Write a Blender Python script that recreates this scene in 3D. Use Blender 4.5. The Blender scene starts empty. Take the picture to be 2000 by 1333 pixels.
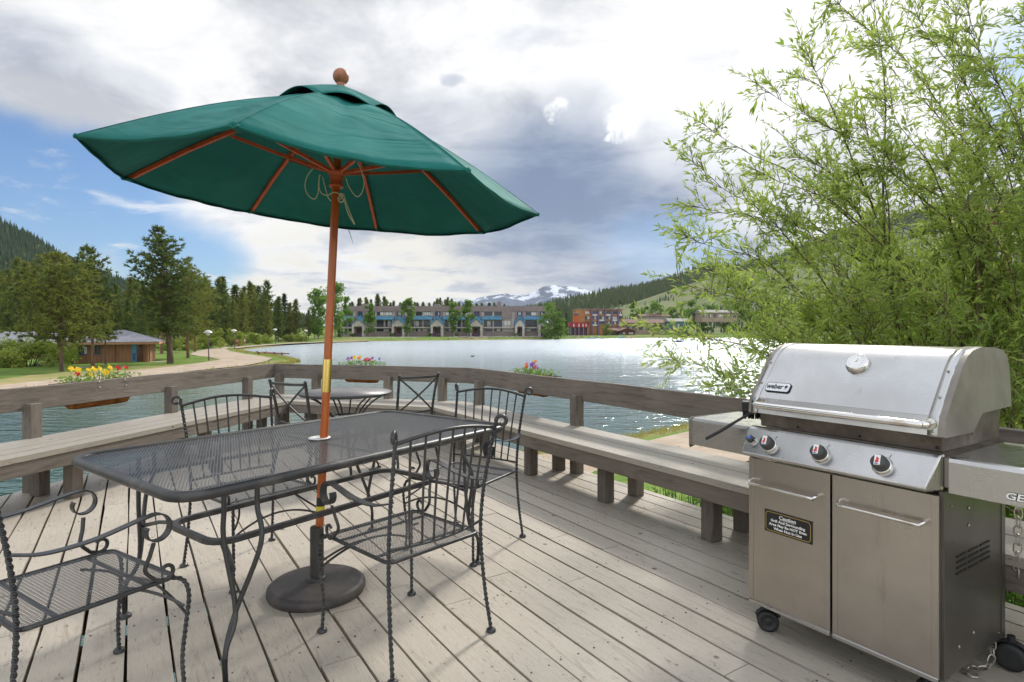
import bpy, bmesh, math, random
import numpy as np
from mathutils import Vector, Matrix
R = math.radians
SC = bpy.context.scene
COL = SC.collection

# ---------------------------------------------------------------- camera, light, sky
F, YH, CH = 1140.0, 645.0, 1.28          # focal length in photo pixels, horizon row, eye height above the deck
cam_d = bpy.data.cameras.new('camera'); cam = bpy.data.objects.new('camera', cam_d); COL.objects.link(cam)
cam.location = (0, 0, CH); cam.rotation_euler = (R(90), 0, 0)
cam_d.sensor_width = 36; cam_d.lens = F*36/2000
cam_d.shift_y = -(666.5-YH)/2000*1.0
cam_d.clip_start = 0.05; cam_d.clip_end = 30000
SC.camera = cam
SC.view_settings.view_transform = 'Standard'; SC.view_settings.look = 'None'
SC.view_settings.exposure = 0.4; SC.view_settings.gamma = 1
SC.cycles.max_bounces = 8; SC.cycles.diffuse_bounces = 3; SC.cycles.glossy_bounces = 4
SC.cycles.transmission_bounces = 4; SC.cycles.transparent_max_bounces = 8
SC.cycles.volume_bounces = 0; SC.cycles.caustics_reflective = False; SC.cycles.caustics_refractive = False
SC.cycles.use_adaptive_sampling = True; SC.cycles.adaptive_threshold = 0.02
SC.cycles.use_denoising = True

SUN_AZ, SUN_EL = 28.0, 38.0              # the sun stands ahead and to the right, behind thin cloud
sun_d = bpy.data.lights.new('sun', 'SUN'); sun = bpy.data.objects.new('sun', sun_d); COL.objects.link(sun)
sun_d.energy = 2.8; sun_d.angle = R(7); sun_d.color = (1.0, 0.95, 0.88)
sd = Vector((math.sin(R(SUN_AZ))*math.cos(R(SUN_EL)), math.cos(R(SUN_AZ))*math.cos(R(SUN_EL)), math.sin(R(SUN_EL))))
sun.rotation_euler = sd.to_track_quat('Z', 'Y').to_euler(); sun.location = sd*50

class NT:
    """tiny helper for node trees"""
    def __init__(s, tree): s.t = tree; s.n = tree.nodes; s.l = tree.links
    def set(s, sock, v):
        if v is None: return
        if isinstance(v, bpy.types.NodeSocket): s.l.new(v, sock)
        elif isinstance(v, (tuple, list)) and len(v) == 3 and sock.type == 'RGBA': sock.default_value = (*v, 1)
        else: sock.default_value = v
    def math(s, op, a, b=None, c=None, clamp=False):
        m = s.n.new('ShaderNodeMath'); m.operation = op; m.use_clamp = clamp
        for i, v in enumerate((a, b, c)): s.set(m.inputs[i], v)
        return m.outputs[0]
    def ramp(s, v, a, b, lo=0.0, hi=1.0, smooth=True):
        m = s.n.new('ShaderNodeMapRange'); m.clamp = True
        m.interpolation_type = 'SMOOTHSTEP' if smooth else 'LINEAR'
        for i, x in enumerate((v, a, b, lo, hi)): s.set(m.inputs[i], x)
        return m.outputs[0]
    def noise(s, vec, scale, detail=4, rough=.5, dist=0, out='Fac', dims='3D'):
        n = s.n.new('ShaderNodeTexNoise'); n.noise_dimensions = dims
        s.set(n.inputs['Vector'], vec); s.set(n.inputs['Scale'], scale); s.set(n.inputs['Detail'], detail)
        s.set(n.inputs['Roughness'], rough); s.set(n.inputs['Distortion'], dist)
        return n.outputs[out]
    def mix(s, f, a, b, typ='RGBA', blend='MIX'):
        m = s.n.new('ShaderNodeMix'); m.data_type = typ; m.blend_type = blend
        i = {'RGBA': (6, 7, 2), 'FLOAT': (2, 3, 0)}[typ]
        s.set(m.inputs[0], f); s.set(m.inputs[i[0]], a); s.set(m.inputs[i[1]], b)
        return m.outputs[i[2]]
    def map(s, vec, scale=(1, 1, 1), rot=(0, 0, 0), loc=(0, 0, 0)):
        m = s.n.new('ShaderNodeMapping'); s.set(m.inputs['Vector'], vec)
        m.inputs['Scale'].default_value = scale; m.inputs['Rotation'].default_value = rot; m.inputs['Location'].default_value = loc
        return m.outputs[0]
    def xyz(s, vec):
        m = s.n.new('ShaderNodeSeparateXYZ'); s.set(m.inputs[0], vec); return m.outputs
    def comb(s, x, y, z):
        m = s.n.new('ShaderNodeCombineXYZ')
        for i, v in enumerate((x, y, z)): s.set(m.inputs[i], v)
        return m.outputs[0]

world = bpy.data.worlds.new('World'); SC.world = world; world.use_nodes = True
def build_world():
    W = NT(world.node_tree); W.n.clear()
    tc = W.n.new('ShaderNodeTexCoord'); d = tc.outputs['Generated']
    X, Y, Z = W.xyz(d)
    az = W.math('ARCTAN2', X, Y); el = W.math('ARCSINE', Z)
    zc = W.math('ADD', W.math('MAXIMUM', Z, 0.0), 0.14)
    P = W.comb(W.math('DIVIDE', X, zc), W.math('DIVIDE', Y, zc), 0.3)
    nA = W.noise(P, 0.75, 9, .56, .25)
    nB = W.noise(W.map(P, loc=(7, 3, 1)), 2.2, 9, .6, .35)
    nD = W.noise(W.map(P, loc=(17, 9, 2)), 0.32, 4, .5, .2)
    wv = W.noise(W.map(d, loc=(2, 5, 1)), 3.0, 5, .55, 0, 'Color')
    wx, wy, _ = W.xyz(wv)
    azw = W.math('ADD', az, W.math('MULTIPLY', W.math('SUBTRACT', wx, .5), .30))
    elw = W.math('ADD', el, W.math('MULTIPLY', W.math('SUBTRACT', wy, .5), .16))
    def blob(px, py, sx, sy, soft=1.0, wz=True):
        """soft ellipse round a direction of the sky (given as azimuth/elevation of a landmark)"""
        dx, dz = (px-1000)/F, (YH-py)/F
        a0 = math.atan2(dx, 1); e0 = math.atan2(dz, math.hypot(dx, 1))
        sa, se = sx/F*math.cos(a0)**2, sy/F*math.cos(a0)*math.cos(e0)
        u = W.math('DIVIDE', W.math('SUBTRACT', azw if wz else az, a0), sa)
        v = W.math('DIVIDE', W.math('SUBTRACT', elw if wz else el, e0), se)
        r = W.math('ADD', W.math('MULTIPLY', u, u), W.math('MULTIPLY', v, v))
        return W.ramp(r, 1.0+soft*.9, max(0.0, 1.0-soft), 0, 1)
    # blue openings between the clouds
    blue = W.math('MAXIMUM', blob(60, 400, 340, 125, .45), blob(330, 480, 160, 80, .8))
    blue = W.math('MAXIMUM', blue, W.math('MULTIPLY', blob(2000, 150, 110, 130, 1), .6))
    blue = W.math('MAXIMUM', blue, W.math('MULTIPLY', blob(1290, 500, 130, 70, 1), .35))
    wisp = W.ramp(nB, .52, .70)
    blue = W.math('MULTIPLY', blue, W.math('SUBTRACT', 1.0, W.math('MULTIPLY', wisp, .75)))
    # cloud tone
    tone = W.math('ADD', W.math('MULTIPLY', nA, .65), W.math('MULTIPLY', nB, .6))
    tone = W.ramp(tone, .52, .73, 0, 1)
    dark = W.math('MULTIPLY', blob(1130, 390, 260, 170, .8), .95)
    dark = W.math('MAXIMUM', dark, W.math('MULTIPLY', blob(1290, 560, 260, 110, 1), .75))
    dark = W.math('MAXIMUM', dark, W.math('MULTIPLY', blob(20, 130, 140, 50, 1), .40))
    dark = W.math('MAXIMUM', dark, W.math('MULTIPLY', blob(900, 240, 160, 50, 1), .38))
    dark = W.math('MAXIMUM', dark, W.math('MULTIPLY', blob(200, 200, 120, 40, 1), .32))
    dark = W.math('MAXIMUM', dark, W.math('MULTIPLY', blob(897, 160, 26, 10, .9), .8))
    dark = W.math('MAXIMUM', dark, W.math('MULTIPLY', blob(1060, 108, 60, 18, 1), .45))
    dark = W.math('MAXIMUM', dark, W.math('MULTIPLY', blob(680, 470, 45, 18, 1), .6))
    dark = W.math('MAXIMUM', dark, W.math('MULTIPLY', blob(1330, 118, 120, 20, 1), .30))
    glare = W.math('MAXIMUM', blob(1640, 110, 520, 250, 1), W.math('MULTIPLY', blob(900, 90, 330, 90, 1), .6))
    cream = blob(720, 520, 420, 90, 1)
    puff = W.math('MAXIMUM', blob(1222, 250, 56, 32, .5), blob(1075, 228, 26, 19, .5))
    puff = W.math('MAXIMUM', puff, blob(1195, 285, 26, 13, .5))
    puff = W.math('MULTIPLY', puff, W.ramp(W.noise(d, 24, 7, .68, .4), .34, .58, 0, .85))
    c = W.mix(tone, (.43, .45, .49), (.80, .80, .80))
    c = W.mix(W.math('MULTIPLY', cream, W.ramp(nB, .38, .6)), c, (.74, .71, .63))
    c = W.mix(dark, c, W.mix(tone, (.15, .205, .325), (.26, .32, .43)))
    c = W.mix(W.math('MULTIPLY', glare, W.ramp(nB, .36, .60, .45, .95)), c, (.92, .92, .92))
    c = W.mix(puff, c, (.90, .90, .90))
    bk = W.math('MAXIMUM', W.ramp(Y, .1, -.4, 0, 1), W.ramp(Z, .60, .80, 0, 1))                       # unseen sky behind and overhead: broken overcast, brightened to fill the scene
    c = W.mix(bk, c, W.mix(W.ramp(nD, .38, .62), (.78, .84, .93), (1.42, 1.40, 1.37)))
    sky = W.n.new('ShaderNodeTexSky'); sky.sky_type = 'NISHITA'; sky.sun_disc = False
    sky.sun_elevation = R(SUN_EL); sky.sun_rotation = R(SUN_AZ); sky.air_density = 1.0; sky.dust_density = .6; sky.ozone_density = 2.0
    b1 = W.n.new('ShaderNodeBackground'); W.set(b1.inputs[0], W.mix(1.0, sky.outputs[0], (.62, .86, 1.12), blend='MULTIPLY')); b1.inputs[1].default_value = .085
    b2 = W.n.new('ShaderNodeBackground'); W.set(b2.inputs[0], c); b2.inputs[1].default_value = 1.0
    mx = W.n.new('ShaderNodeMixShader'); W.set(mx.inputs[0], blue)
    W.l.new(b2.outputs[0], mx.inputs[1]); W.l.new(b1.outputs[0], mx.inputs[2])
    out = W.n.new('ShaderNodeOutputWorld'); W.l.new(mx.outputs[0], out.inputs[0])
build_world()
world.cycles.sampling_method = 'MANUAL'; world.cycles.sample_map_resolution = 512

# ---------------------------------------------------------------- mesh helpers
rnd = random.Random(7)
def V(*a): return Vector(a)
def at(px, py, z):
    """point at height z seen at photo pixel px, py"""
    Y = (CH-z)*F/(py-YH); return Vector(((px-1000)/F*Y, Y, z))
def atd(px, py, Y): return Vector(((px-1000)/F*Y, Y, CH-(py-YH)*Y/F))

def chain(o):
    m = o.matrix_basis.copy()
    while o.parent: o = o.parent; m = o.matrix_basis @ m
    return m

class MB:
    def __init__(s): s.v = []; s.f = []; s.m = []; s.a = []; s.ca = 0.0; s.sm = []
    def add(s, vs, fs, mi=0, smooth=False):
        b = len(s.v); s.v.extend([tuple(x) for x in vs])
        for f in fs: s.f.append(tuple(b+i for i in f)); s.m.append(mi); s.a.append(s.ca); s.sm.append(smooth)
    def box(s, x0, x1, y0, y1, z0, z1, mi=0, M=None):
        vs = [V(x, y, z) for x in (x0, x1) for y in (y0, y1) for z in (z0, z1)]
        if M is not None: vs = [M @ v for v in vs]
        s.add(vs, [(0, 1, 3, 2), (4, 6, 7, 5), (0, 4, 5, 1), (2, 3, 7, 6), (0, 2, 6, 4), (1, 5, 7, 3)], mi); return s
    def bar(s, p, q, w, h, mi=0, up=(0, 0, 1)):
        """rectangular bar from p to q; w across, h along up"""
        p, q = Vector(p), Vector(q); d = (q-p).normalized(); u = Vector(up); sx = d.cross(u)
        if sx.length < 1e-4: sx = d.cross(V(1, 0, 0))
        sx.normalize(); u = sx.cross(d)
        vs = [c + sx*a*w/2 + u*b*h/2 for c in (p, q) for a, b in ((-1, -1), (1, -1), (1, 1), (-1, 1))]
        s.add(vs, [(3, 2, 1, 0), (4, 5, 6, 7), (0, 1, 5, 4), (1, 2, 6, 5), (2, 3, 7, 6), (3, 0, 4, 7)], mi); return s
    def prism(s, poly, z0, z1, mi=0, M=None, smooth=False):
        """poly: list of (x,y), counter-clockwise"""
        n = len(poly); vs = [V(x, y, z0) for x, y in poly]+[V(x, y, z1) for x, y in poly]
        if M is not None: vs = [M @ v for v in vs]
        s.add(vs, [tuple(range(n-1, -1, -1)), tuple(range(n, 2*n))], mi)
        s.add(vs, [(i, (i+1) % n, n+(i+1) % n, n+i) for i in range(n)], mi, smooth); return s
    def tube(s, pts, r, sides=6, mi=0, twist=0.0, flat=1.0, closed=False, up=None, cap=True, smooth=None):
        pts = [Vector(p) for p in pts]; n = len(pts)
        rs = r if isinstance(r, (list, tuple)) else [r]*n
        T = []
        for i in range(n):
            a = pts[(i-1) % n] if (closed or i > 0) else pts[i]; b = pts[(i+1) % n] if (closed or i < n-1) else pts[i]
            t = b-a; T.append(t.normalized() if t.length > 1e-9 else V(0, 0, 1))
        N = Vector(up) if up is not None else (V(0, 0, 1) if abs(T[0].z) < .9 else V(1, 0, 0))
        N = (N - T[0]*N.dot(T[0])).normalized(); rings = []; L = 0
        for i in range(n):
            if up is not None:
                U = Vector(up); U = U-T[i]*U.dot(T[i]); N = U.normalized() if U.length > 1e-4 else N
            else: N = (N - T[i]*N.dot(T[i])).normalized()
            B = T[i].cross(N)
            if i: L += (pts[i]-pts[i-1]).length
            ring = []
            for k in range(sides):
                th = 2*math.pi*(k+.5)/sides + twist*L
                ring.append(pts[i] + B*(math.cos(th)*rs[i]) + N*(math.sin(th)*rs[i]*flat))
            rings.append(ring)
        vs = [p for ring in rings for p in ring]; fs = []
        for i in range(n if closed else n-1):
            j = (i+1) % n
            for k in range(sides):
                k2 = (k+1) % sides; fs.append((i*sides+k, i*sides+k2, j*sides+k2, j*sides+k))
        s.add(vs, fs, mi, (sides > 5) if smooth is None else smooth)
        if cap and not closed:
            s.add(rings[0], [tuple(range(sides-1, -1, -1))], mi); s.add(rings[-1], [tuple(range(sides))], mi)
        return s
    def lathe(s, prof, seg=24, mi=0, M=None, smooth=True):
        """prof: list of (r,z) bottom to top"""
        vs = []; n = len(prof)
        for r, z in prof:
            for k in range(seg):
                a = 2*math.pi*k/seg; vs.append(V(r*math.cos(a), r*math.sin(a), z))
        if M is not None: vs = [M @ v for v in vs]
        fs = [(i*seg+k, i*seg+(k+1) % seg, (i+1)*seg+(k+1) % seg, (i+1)*seg+k) for i in range(n-1) for k in range(seg)]
        s.add(vs, fs, mi, smooth)
        s.add(vs[:seg], [tuple(range(seg-1, -1, -1))], mi); s.add(vs[-seg:], [tuple(range(seg))], mi); return s
    def ball(s, c, r, seg=12, mi=0, sc=(1, 1, 1)):
        prof = [(max(1e-4, r*math.sin(math.pi*i/8)), -r*math.cos(math.pi*i/8)) for i in range(9)]
        return s.lathe(prof, seg, mi, Matrix.Translation(Vector(c)) @ Matrix.Diagonal((*sc, 1)))
    def mesh(s, name, mats, M=None):
        me = bpy.data.meshes.new(name)
        vs = s.v if M is None else [tuple(M @ Vector(v)) for v in s.v]
        me.from_pydata(vs, [], s.f)
        for m in (mats if isinstance(mats, (list, tuple)) else [mats]): me.materials.append(m)
        if s.f:
            me.polygons.foreach_set('material_index', s.m); me.polygons.foreach_set('use_smooth', s.sm)
            if any(s.a):
                at_ = me.attributes.new('rv', 'FLOAT', 'FACE'); at_.data.foreach_set('value', s.a)
        me.update(); return me
    def build(s, name, mats, parent=None, world=False, bevel=0, bseg=1, rz=0, **kw):
        M = chain(parent).inverted() if (world and parent) else None
        if rz: M = Matrix.Rotation(-rz, 4, 'Z') @ (M if M is not None else Matrix.Identity(4))
        o = bpy.data.objects.new(name, s.mesh(name, mats, M)); COL.objects.link(o)
        if parent: o.parent = parent
        if rz: o.rotation_euler = (0, 0, rz)
        if bevel:
            b = o.modifiers.new('bevel', 'BEVEL'); b.width = bevel; b.segments = bseg; b.limit_method = 'ANGLE'; b.angle_limit = R(40)
            b.harden_normals = False
        if kw: tag(o, **kw)
        return o

def tag(o, label=None, cat=None, group=None, kind=None):
    if label: o['label'] = label
    if cat: o['category'] = cat
    if group: o['group'] = group
    if kind: o['kind'] = kind
    return o
def thing(name, label, cat, loc=(0, 0, 0), rz=0, group=None):
    o = bpy.data.objects.new(name, None); COL.objects.link(o); o.empty_display_size = .1
    o.location = loc; o.rotation_euler = (0, 0, rz); return tag(o, label, cat, group)
def dup(root, loc, rz=0, label=None, group=None, scale=None):
    def cp(o, par):
        c = o.copy(); COL.objects.link(c); c.parent = par
        for ch in list(o.children): cp(ch, c)
        return c
    r = cp(root, None); r.location = loc; r.rotation_euler = (0, 0, rz)
    if scale: r.scale = scale
    if label: r['label'] = label
    if group: r['group'] = group
    return r
def bez(p0, p1, p2, n=8, p3=None):
    out = []
    for i in range(n+1):
        t = i/n
        if p3 is None: out.append(Vector(p0)*(1-t)**2+Vector(p1)*2*t*(1-t)+Vector(p2)*t*t)
        else: out.append(Vector(p0)*(1-t)**3+Vector(p1)*3*t*(1-t)**2+Vector(p2)*3*t*t*(1-t)+Vector(p3)*t**3)
    return out
def resample(pts, step):
    pts = [Vector(p) for p in pts]; out = [pts[0]]; acc = 0
    for a, b in zip(pts, pts[1:]):
        L = (b-a).length; 
        if L < 1e-9: continue
        t = step-acc
        while t <= L: out.append(a.lerp(b, t/L)); t += step
        acc = (acc+L) % step
    if (out[-1]-pts[-1]).length > step*.3: out.append(pts[-1])
    return out
def spline(pts, n=6):
    """Catmull-Rom through pts"""
    P = [Vector(p) for p in pts]; P = [P[0]*2-P[1]]+P+[P[-1]*2-P[-2]]; out = []
    for i in range(1, len(P)-2):
        for k in range(n):
            t = k/n; a, b, c, d = P[i-1], P[i], P[i+1], P[i+2]
            out.append(.5*((2*b)+(-a+c)*t+(2*a-5*b+4*c-d)*t*t+(-a+3*b-3*c+d)*t**3))
    out.append(P[-2]); return out
def clip_poly(sub, conv):
    """Sutherland-Hodgman, both ccw lists of (x,y)"""
    out = list(sub)
    for i in range(len(conv)):
        a, b = conv[i], conv[(i+1) % len(conv)]; inp = out; out = []
        if not inp: break
        def ins(p): return (b[0]-a[0])*(p[1]-a[1])-(b[1]-a[1])*(p[0]-a[0])
        for j in range(len(inp)):
            p, q = inp[j-1], inp[j]; dp, dq = ins(p), ins(q)
            if (dp >= 0) != (dq >= 0):
                t = dp/(dp-dq); out.append((p[0]+(q[0]-p[0])*t, p[1]+(q[1]-p[1])*t))
            if dq >= 0: out.append(q)
    return out
def rrect(w, h, r, n=4, cx=0, cy=0):
    out = []
    for (sx, sy, a0) in ((1, 1, 0), (-1, 1, 90), (-1, -1, 180), (1, -1, 270)):
        for i in range(n+1):
            a = R(a0+90*i/n); out.append((cx+sx*(w/2-r)+r*math.cos(a), cy+sy*(h/2-r)+r*math.sin(a)))
    return out
def lattice(mb, poly, ang, pitch, w, z0, z1, mi=0):
    """crossing strips at +-ang (radians from x) clipped to a convex polygon: expanded metal"""
    R_ = max(math.hypot(*p) for p in poly)+.02
    for sgn in (1, -1):
        c, s_ = math.cos(ang*sgn), math.sin(ang*sgn); k = -int(R_/pitch)
        while k*pitch < R_:
            o = k*pitch; k += 1
            st = [(c*a - s_*b, s_*a + c*b) for a, b in ((-R_, o-w/2), (R_, o-w/2), (R_, o+w/2), (-R_, o+w/2))]
            p = clip_poly(st, poly)
            if len(p) >= 3: mb.prism(p, z0 if sgn > 0 else z0+.0004, z1 if sgn > 0 else z1+.0004, mi)
def text_mb(mb, txt, size, M, mi=0, ext=.0006, align='CENTER', sx=1.0, bold=0.0, shear=0):
    c = bpy.data.curves.new('t', 'FONT'); c.body = txt; c.size = size; c.extrude = ext; c.align_x = align; c.align_y = 'CENTER'; c.offset = bold
    c.resolution_u = 2; c.shear = shear
    o = bpy.data.objects.new('t', c); COL.objects.link(o)
    dg = bpy.context.evaluated_depsgraph_get(); me = o.evaluated_get(dg).to_mesh()
    S = M @ Matrix.Diagonal((sx, 1, 1, 1))
    mb.add([S @ v.co for v in me.vertices], [tuple(p.vertices) for p in me.polygons], mi)
    o.evaluated_get(dg).to_mesh_clear(); bpy.data.objects.remove(o); bpy.data.curves.remove(c)

# ---------------------------------------------------------------- materials
def mat(name, col=(.5, .5, .5), rough=.6, metal=0, spec=.5, fn=None, trans=0, tcol=None, ior=None):
    m = bpy.data.materials.new(name); m.use_nodes = True; N = NT(m.node_tree); N.n.clear()
    out = N.n.new('ShaderNodeOutputMaterial'); p = N.n.new('ShaderNodeBsdfPrincipled')
    N.set(p.inputs['Base Color'], col); N.set(p.inputs['Roughness'], rough); N.set(p.inputs['Metallic'], metal)
    p.inputs['Specular IOR Level'].default_value = spec
    if ior: p.inputs['IOR'].default_value = ior
    tc = N.n.new('ShaderNodeTexCoord')
    if fn: fn(N, p, tc)
    if trans:
        t = N.n.new('ShaderNodeBsdfTranslucent')
        src = p.inputs['Base Color'].links
        if tcol: N.set(t.inputs[0], tcol)
        elif src: 
            N.set(t.inputs[0], N.mix(1.0, src[0].from_socket, (1.7, 1.75, 1.0), blend='MULTIPLY'))
        else: N.set(t.inputs[0], tuple(min(1, c*1.7) for c in col))
        mx = N.n.new('ShaderNodeMixShader'); mx.inputs[0].default_value = trans
        N.l.new(p.outputs[0], mx.inputs[1]); N.l.new(t.outputs[0], mx.inputs[2]); N.l.new(mx.outputs[0], out.inputs[0])
    else: N.l.new(p.outputs[0], out.inputs[0])
    return m
def bump(N, p, h, strength=.3, dist=.01):
    b = N.n.new('ShaderNodeBump'); N.set(b.inputs['Height'], h); b.inputs['Strength'].default_value = strength
    b.inputs['Distance'].default_value = dist; N.l.new(b.outputs[0], p.inputs['Normal'])
def varied(c1, c2, scale=3, detail=4, bmp=0, bdist=.01, lo=.35, hi=.65, c3=None, s3=20, coord='Object', stretch=(1, 1, 1)):
    def fn(N, p, tc):
        v = N.map(tc.outputs[coord], scale=stretch)
        n = N.noise(v, scale, detail, .6)
        c = N.mix(N.ramp(n, lo, hi), c1, c2)
        if c3 is not None: c = N.mix(N.ramp(N.noise(v, s3, 3, .6), .58, .72), c, c3)
        N.set(p.inputs['Base Color'], c)
        if bmp: bump(N, p, N.noise(v, scale*4, 5, .65), bmp, bdist)
    return fn
def attr(N, name='rv'):
    a = N.n.new('ShaderNodeAttribute'); a.attribute_name = name; return a.outputs['Fac']

def deck_fn(base, base2, worn, stretch=(1, 9, 9)):
    def fn(N, p, tc):
        rv = attr(N); off = N.comb(N.math('MULTIPLY', rv, 13.7), N.math('MULTIPLY', rv, 7.3), N.math('MULTIPLY', rv, 3.1))
        va = N.n.new('ShaderNodeVectorMath'); va.operation = 'ADD'; N.set(va.inputs[0], tc.outputs['Object']); N.set(va.inputs[1], off)
        o = va.outputs[0]; v = N.map(o, scale=stretch)
        grain = N.noise(v, 3.2, 9, .70, .8)
        fine = N.noise(N.map(o, scale=(stretch[0]*2, stretch[1]*6, stretch[2]*6)), 9, 5, .7)
        big = N.noise(tc.outputs['Object'], .8, 4, .55)
        c = N.mix(N.ramp(big, .35, .65), base, base2)
        c = N.mix(N.math('MULTIPLY', rv, .42), c, N.mix(.6, c, (.28, .25, .21)))
        c = N.mix(N.ramp(grain, .54, .70, 0, .55), c, worn)
        c = N.mix(N.ramp(fine, .54, .68, 0, .6), c, worn)
        c = N.mix(N.ramp(N.noise(N.map(o, scale=(1.5, 3, 3)), 2.2, 6, .7), .60, .72, 0, .4), c, (.30, .25, .20))
        # small dark scuffs and nail heads
        sc = N.noise(N.map(o, scale=(3.5, 14, 14), rot=(0, 0, .6)), 4.5, 3, .8, 1.2)
        c = N.mix(N.ramp(sc, .63, .665, 0, .85), c, (.13, .105, .08))
        vo = N.n.new('ShaderNodeTexVoronoi'); N.set(vo.inputs['Vector'], o); vo.inputs['Scale'].default_value = 4.2; vo.inputs['Randomness'].default_value = 1
        kn = N.ramp(vo.outputs['Distance'], .075, .045)
        sel = N.ramp(N.xyz(vo.outputs['Color'])[0], .45, .5)
        c = N.mix(N.math('MULTIPLY', N.math('MULTIPLY', kn, sel), .8), c, (.085, .06, .045))
        N.set(p.inputs['Base Color'], c)
        N.set(p.inputs['Roughness'], N.ramp(grain, .3, .8, .38, .66))
        h = N.math('ADD', N.math('MULTIPLY', grain, .8), N.math('MULTIPLY', fine, .5))
        h = N.math('SUBTRACT', h, N.math('MULTIPLY', N.math('MULTIPLY', kn, sel), 1.0))
        bump(N, p, h, .8, .006)
    return fn
def wood_fn(base, base2, worn, scale=6, stretch=(1, 8, 8), bd=.003):
    def fn(N, p, tc):
        o = tc.outputs['Object']; v = N.map(o, scale=stretch)
        g = N.noise(v, scale, 8, .68, .5); big = N.noise(o, 1.3, 4, .55)
        c = N.mix(N.ramp(big, .35, .65), base, base2)
        c = N.mix(N.ramp(g, .50, .66, 0, .75), c, worn); c = N.mix(N.ramp(g, .46, .34, 0, .35), c, tuple(min(1, k*1.35) for k in base)); N.set(p.inputs['Base Color'], c)
        bump(N, p, g, .6, bd)
    return fn
M = {}
M['deck'] = mat('deck_paint', rough=.5, fn=deck_fn((.56, .495, .41), (.46, .405, .33), (.24, .195, .145)))
M['rail'] = mat('rail_paint', rough=.75, spec=.3, fn=wood_fn((.195, .166, .138), (.155, .132, .11), (.09, .074, .06), 4, (1, 7, 9), bd=.010))
M['post'] = mat('post_paint', rough=.75, spec=.3, fn=wood_fn((.195, .166, .138), (.155, .132, .11), (.09, .074, .06), 5, (6, 6, 1), bd=.006))
M['seat'] = mat('bench_paint', rough=.6, fn=deck_fn((.40, .36, .30), (.33, .295, .245), (.17, .145, .115)))
M['joist'] = mat('joist_wood', (.09, .06, .04), .9)
M['iron'] = mat('black_iron', (.022, .022, .024), .38, 0, .6, fn=varied((.026, .026, .027), (.075, .07, .066), 14, 5, .25, .002, .45, .8))
M['iron2'] = mat('worn_iron', (.03, .03, .032), .42, 0, .6, fn=varied((.03, .03, .031), (.10, .093, .085), 9, 5, .3, .002, .45, .75))
M['meshmetal'] = mat('mesh_metal', (.13, .13, .13), .30, .4, .8)
M['bistro'] = mat('bistro_top', (.22, .21, .20), .45, .2, .6, fn=varied((.17, .162, .155), (.11, .105, .10), 5, 5, .2, .001))
M['brass'] = mat('brass', (.72, .50, .16), .22, 1)
M['pole'] = mat('varnished_wood', rough=.32, spec=.6, fn=wood_fn((.50, .115, .012), (.42, .085, .01), (.27, .05, .008), 6, (10, 10, 1), .0005))
M['rib'] = mat('rib_wood', rough=.45, fn=wood_fn((.50, .095, .03), (.42, .075, .022), (.26, .04, .012), 6, (4, 4, 4), .0005))
M['finial'] = mat('finial_wood', (.38, .15, .075), .5, fn=varied((.42, .17, .09), (.30, .11, .055), 20, 4))
def canvas_fn(N, p, tc):
    o = tc.outputs['Object']
    c = N.mix(N.ramp(N.noise(o, 2.5, 5, .6), .3, .7), (.010, .135, .120), (.018, .185, .165))
    N.set(p.inputs['Base Color'], c)
    w = N.noise(N.map(o, scale=(1, 1, 2)), 2.0, 3, .5, 1.2)
    bump(N, p, N.math('ADD', N.math('MULTIPLY', w, 1.0), N.math('MULTIPLY', N.noise(o, 260, 2), .02)), .7, .045)
M['canvas'] = mat('green_canvas', rough=.8, spec=.25, fn=canvas_fn, trans=.07, tcol=(.008, .15, .135))
M['vent'] = mat('dark_vent', (.018, .03, .028), .9)
M['rope'] = mat('cream_rope', (.62, .56, .42), .8)
M['castiron'] = mat('resin_base', rough=.55, fn=varied((.045, .04, .037), (.13, .11, .095), 5, 7, .5, .003, .42, .72))
M['white'] = mat('white_plastic', (.75, .75, .73), .4)
M['yellow'] = mat('yellow_sticker', (.75, .65, .05), .5)
def steel(c1, c2, r1, r2, rot=0):
    def fn(N, p, tc):
        o = tc.outputs['Object']; br = N.noise(N.map(o, scale=(.6, 40, 90)), 8, 4, .6)
        big = N.noise(o, 2.6, 5, .6); st = N.noise(N.map(o, scale=(7, 7, 1.2)), 2.2, 5, .65)
        c = N.mix(N.ramp(big, .35, .7), c1, c2)
        c = N.mix(N.ramp(st, .60, .78, 0, .35), c, (.22, .17, .13))
        N.set(p.inputs['Base Color'], c)
        N.set(p.inputs['Roughness'], N.math('ADD', N.ramp(big, .3, .7, r1, r2), N.math('MULTIPLY', br, .06)))
        bump(N, p, br, .12, .0006)
    return fn
M['steel'] = mat('brushed_steel', metal=1, fn=steel((.57, .56, .55), (.47, .46, .445), .18, .30))
M['door'] = mat('door_steel', metal=1, fn=steel((.47, .435, .395), (.39, .355, .32), .24, .36))
M['chrome'] = mat('chrome', (.74, .72, .69), .13, 1, fn=varied((.76, .74, .71), (.52, .42, .32), 9, 5, 0, 0, .5, .8))
M['endcap'] = mat('cast_endcap', rough=.5, metal=.55, fn=varied((.30, .27, .24), (.22, .195, .17), 5, 6, .2, .001))
M['firebox'] = mat('firebox', rough=.55, metal=.5, fn=varied((.20, .165, .135), (.10, .08, .065), 6, 6, .3, .001, c3=(.05, .035, .025), s3=9))
M['sidepanel'] = mat('side_panel', rough=.32, metal=.7, fn=varied((.17, .155, .14), (.13, .118, .106), 3, 5, .1, .001))
M['rubber'] = mat('black_rubber', (.02, .02, .021), .55)
M['knob'] = mat('knob_grey', (.055, .054, .055), .45)
M['black'] = mat('black_paint', (.012, .012, .012), .5)
M['plate'] = mat('plate_silver', (.72, .72, .73), .3, .6)
M['gold'] = mat('plaque_gold', (.42, .30, .09), .35, .5)
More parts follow.
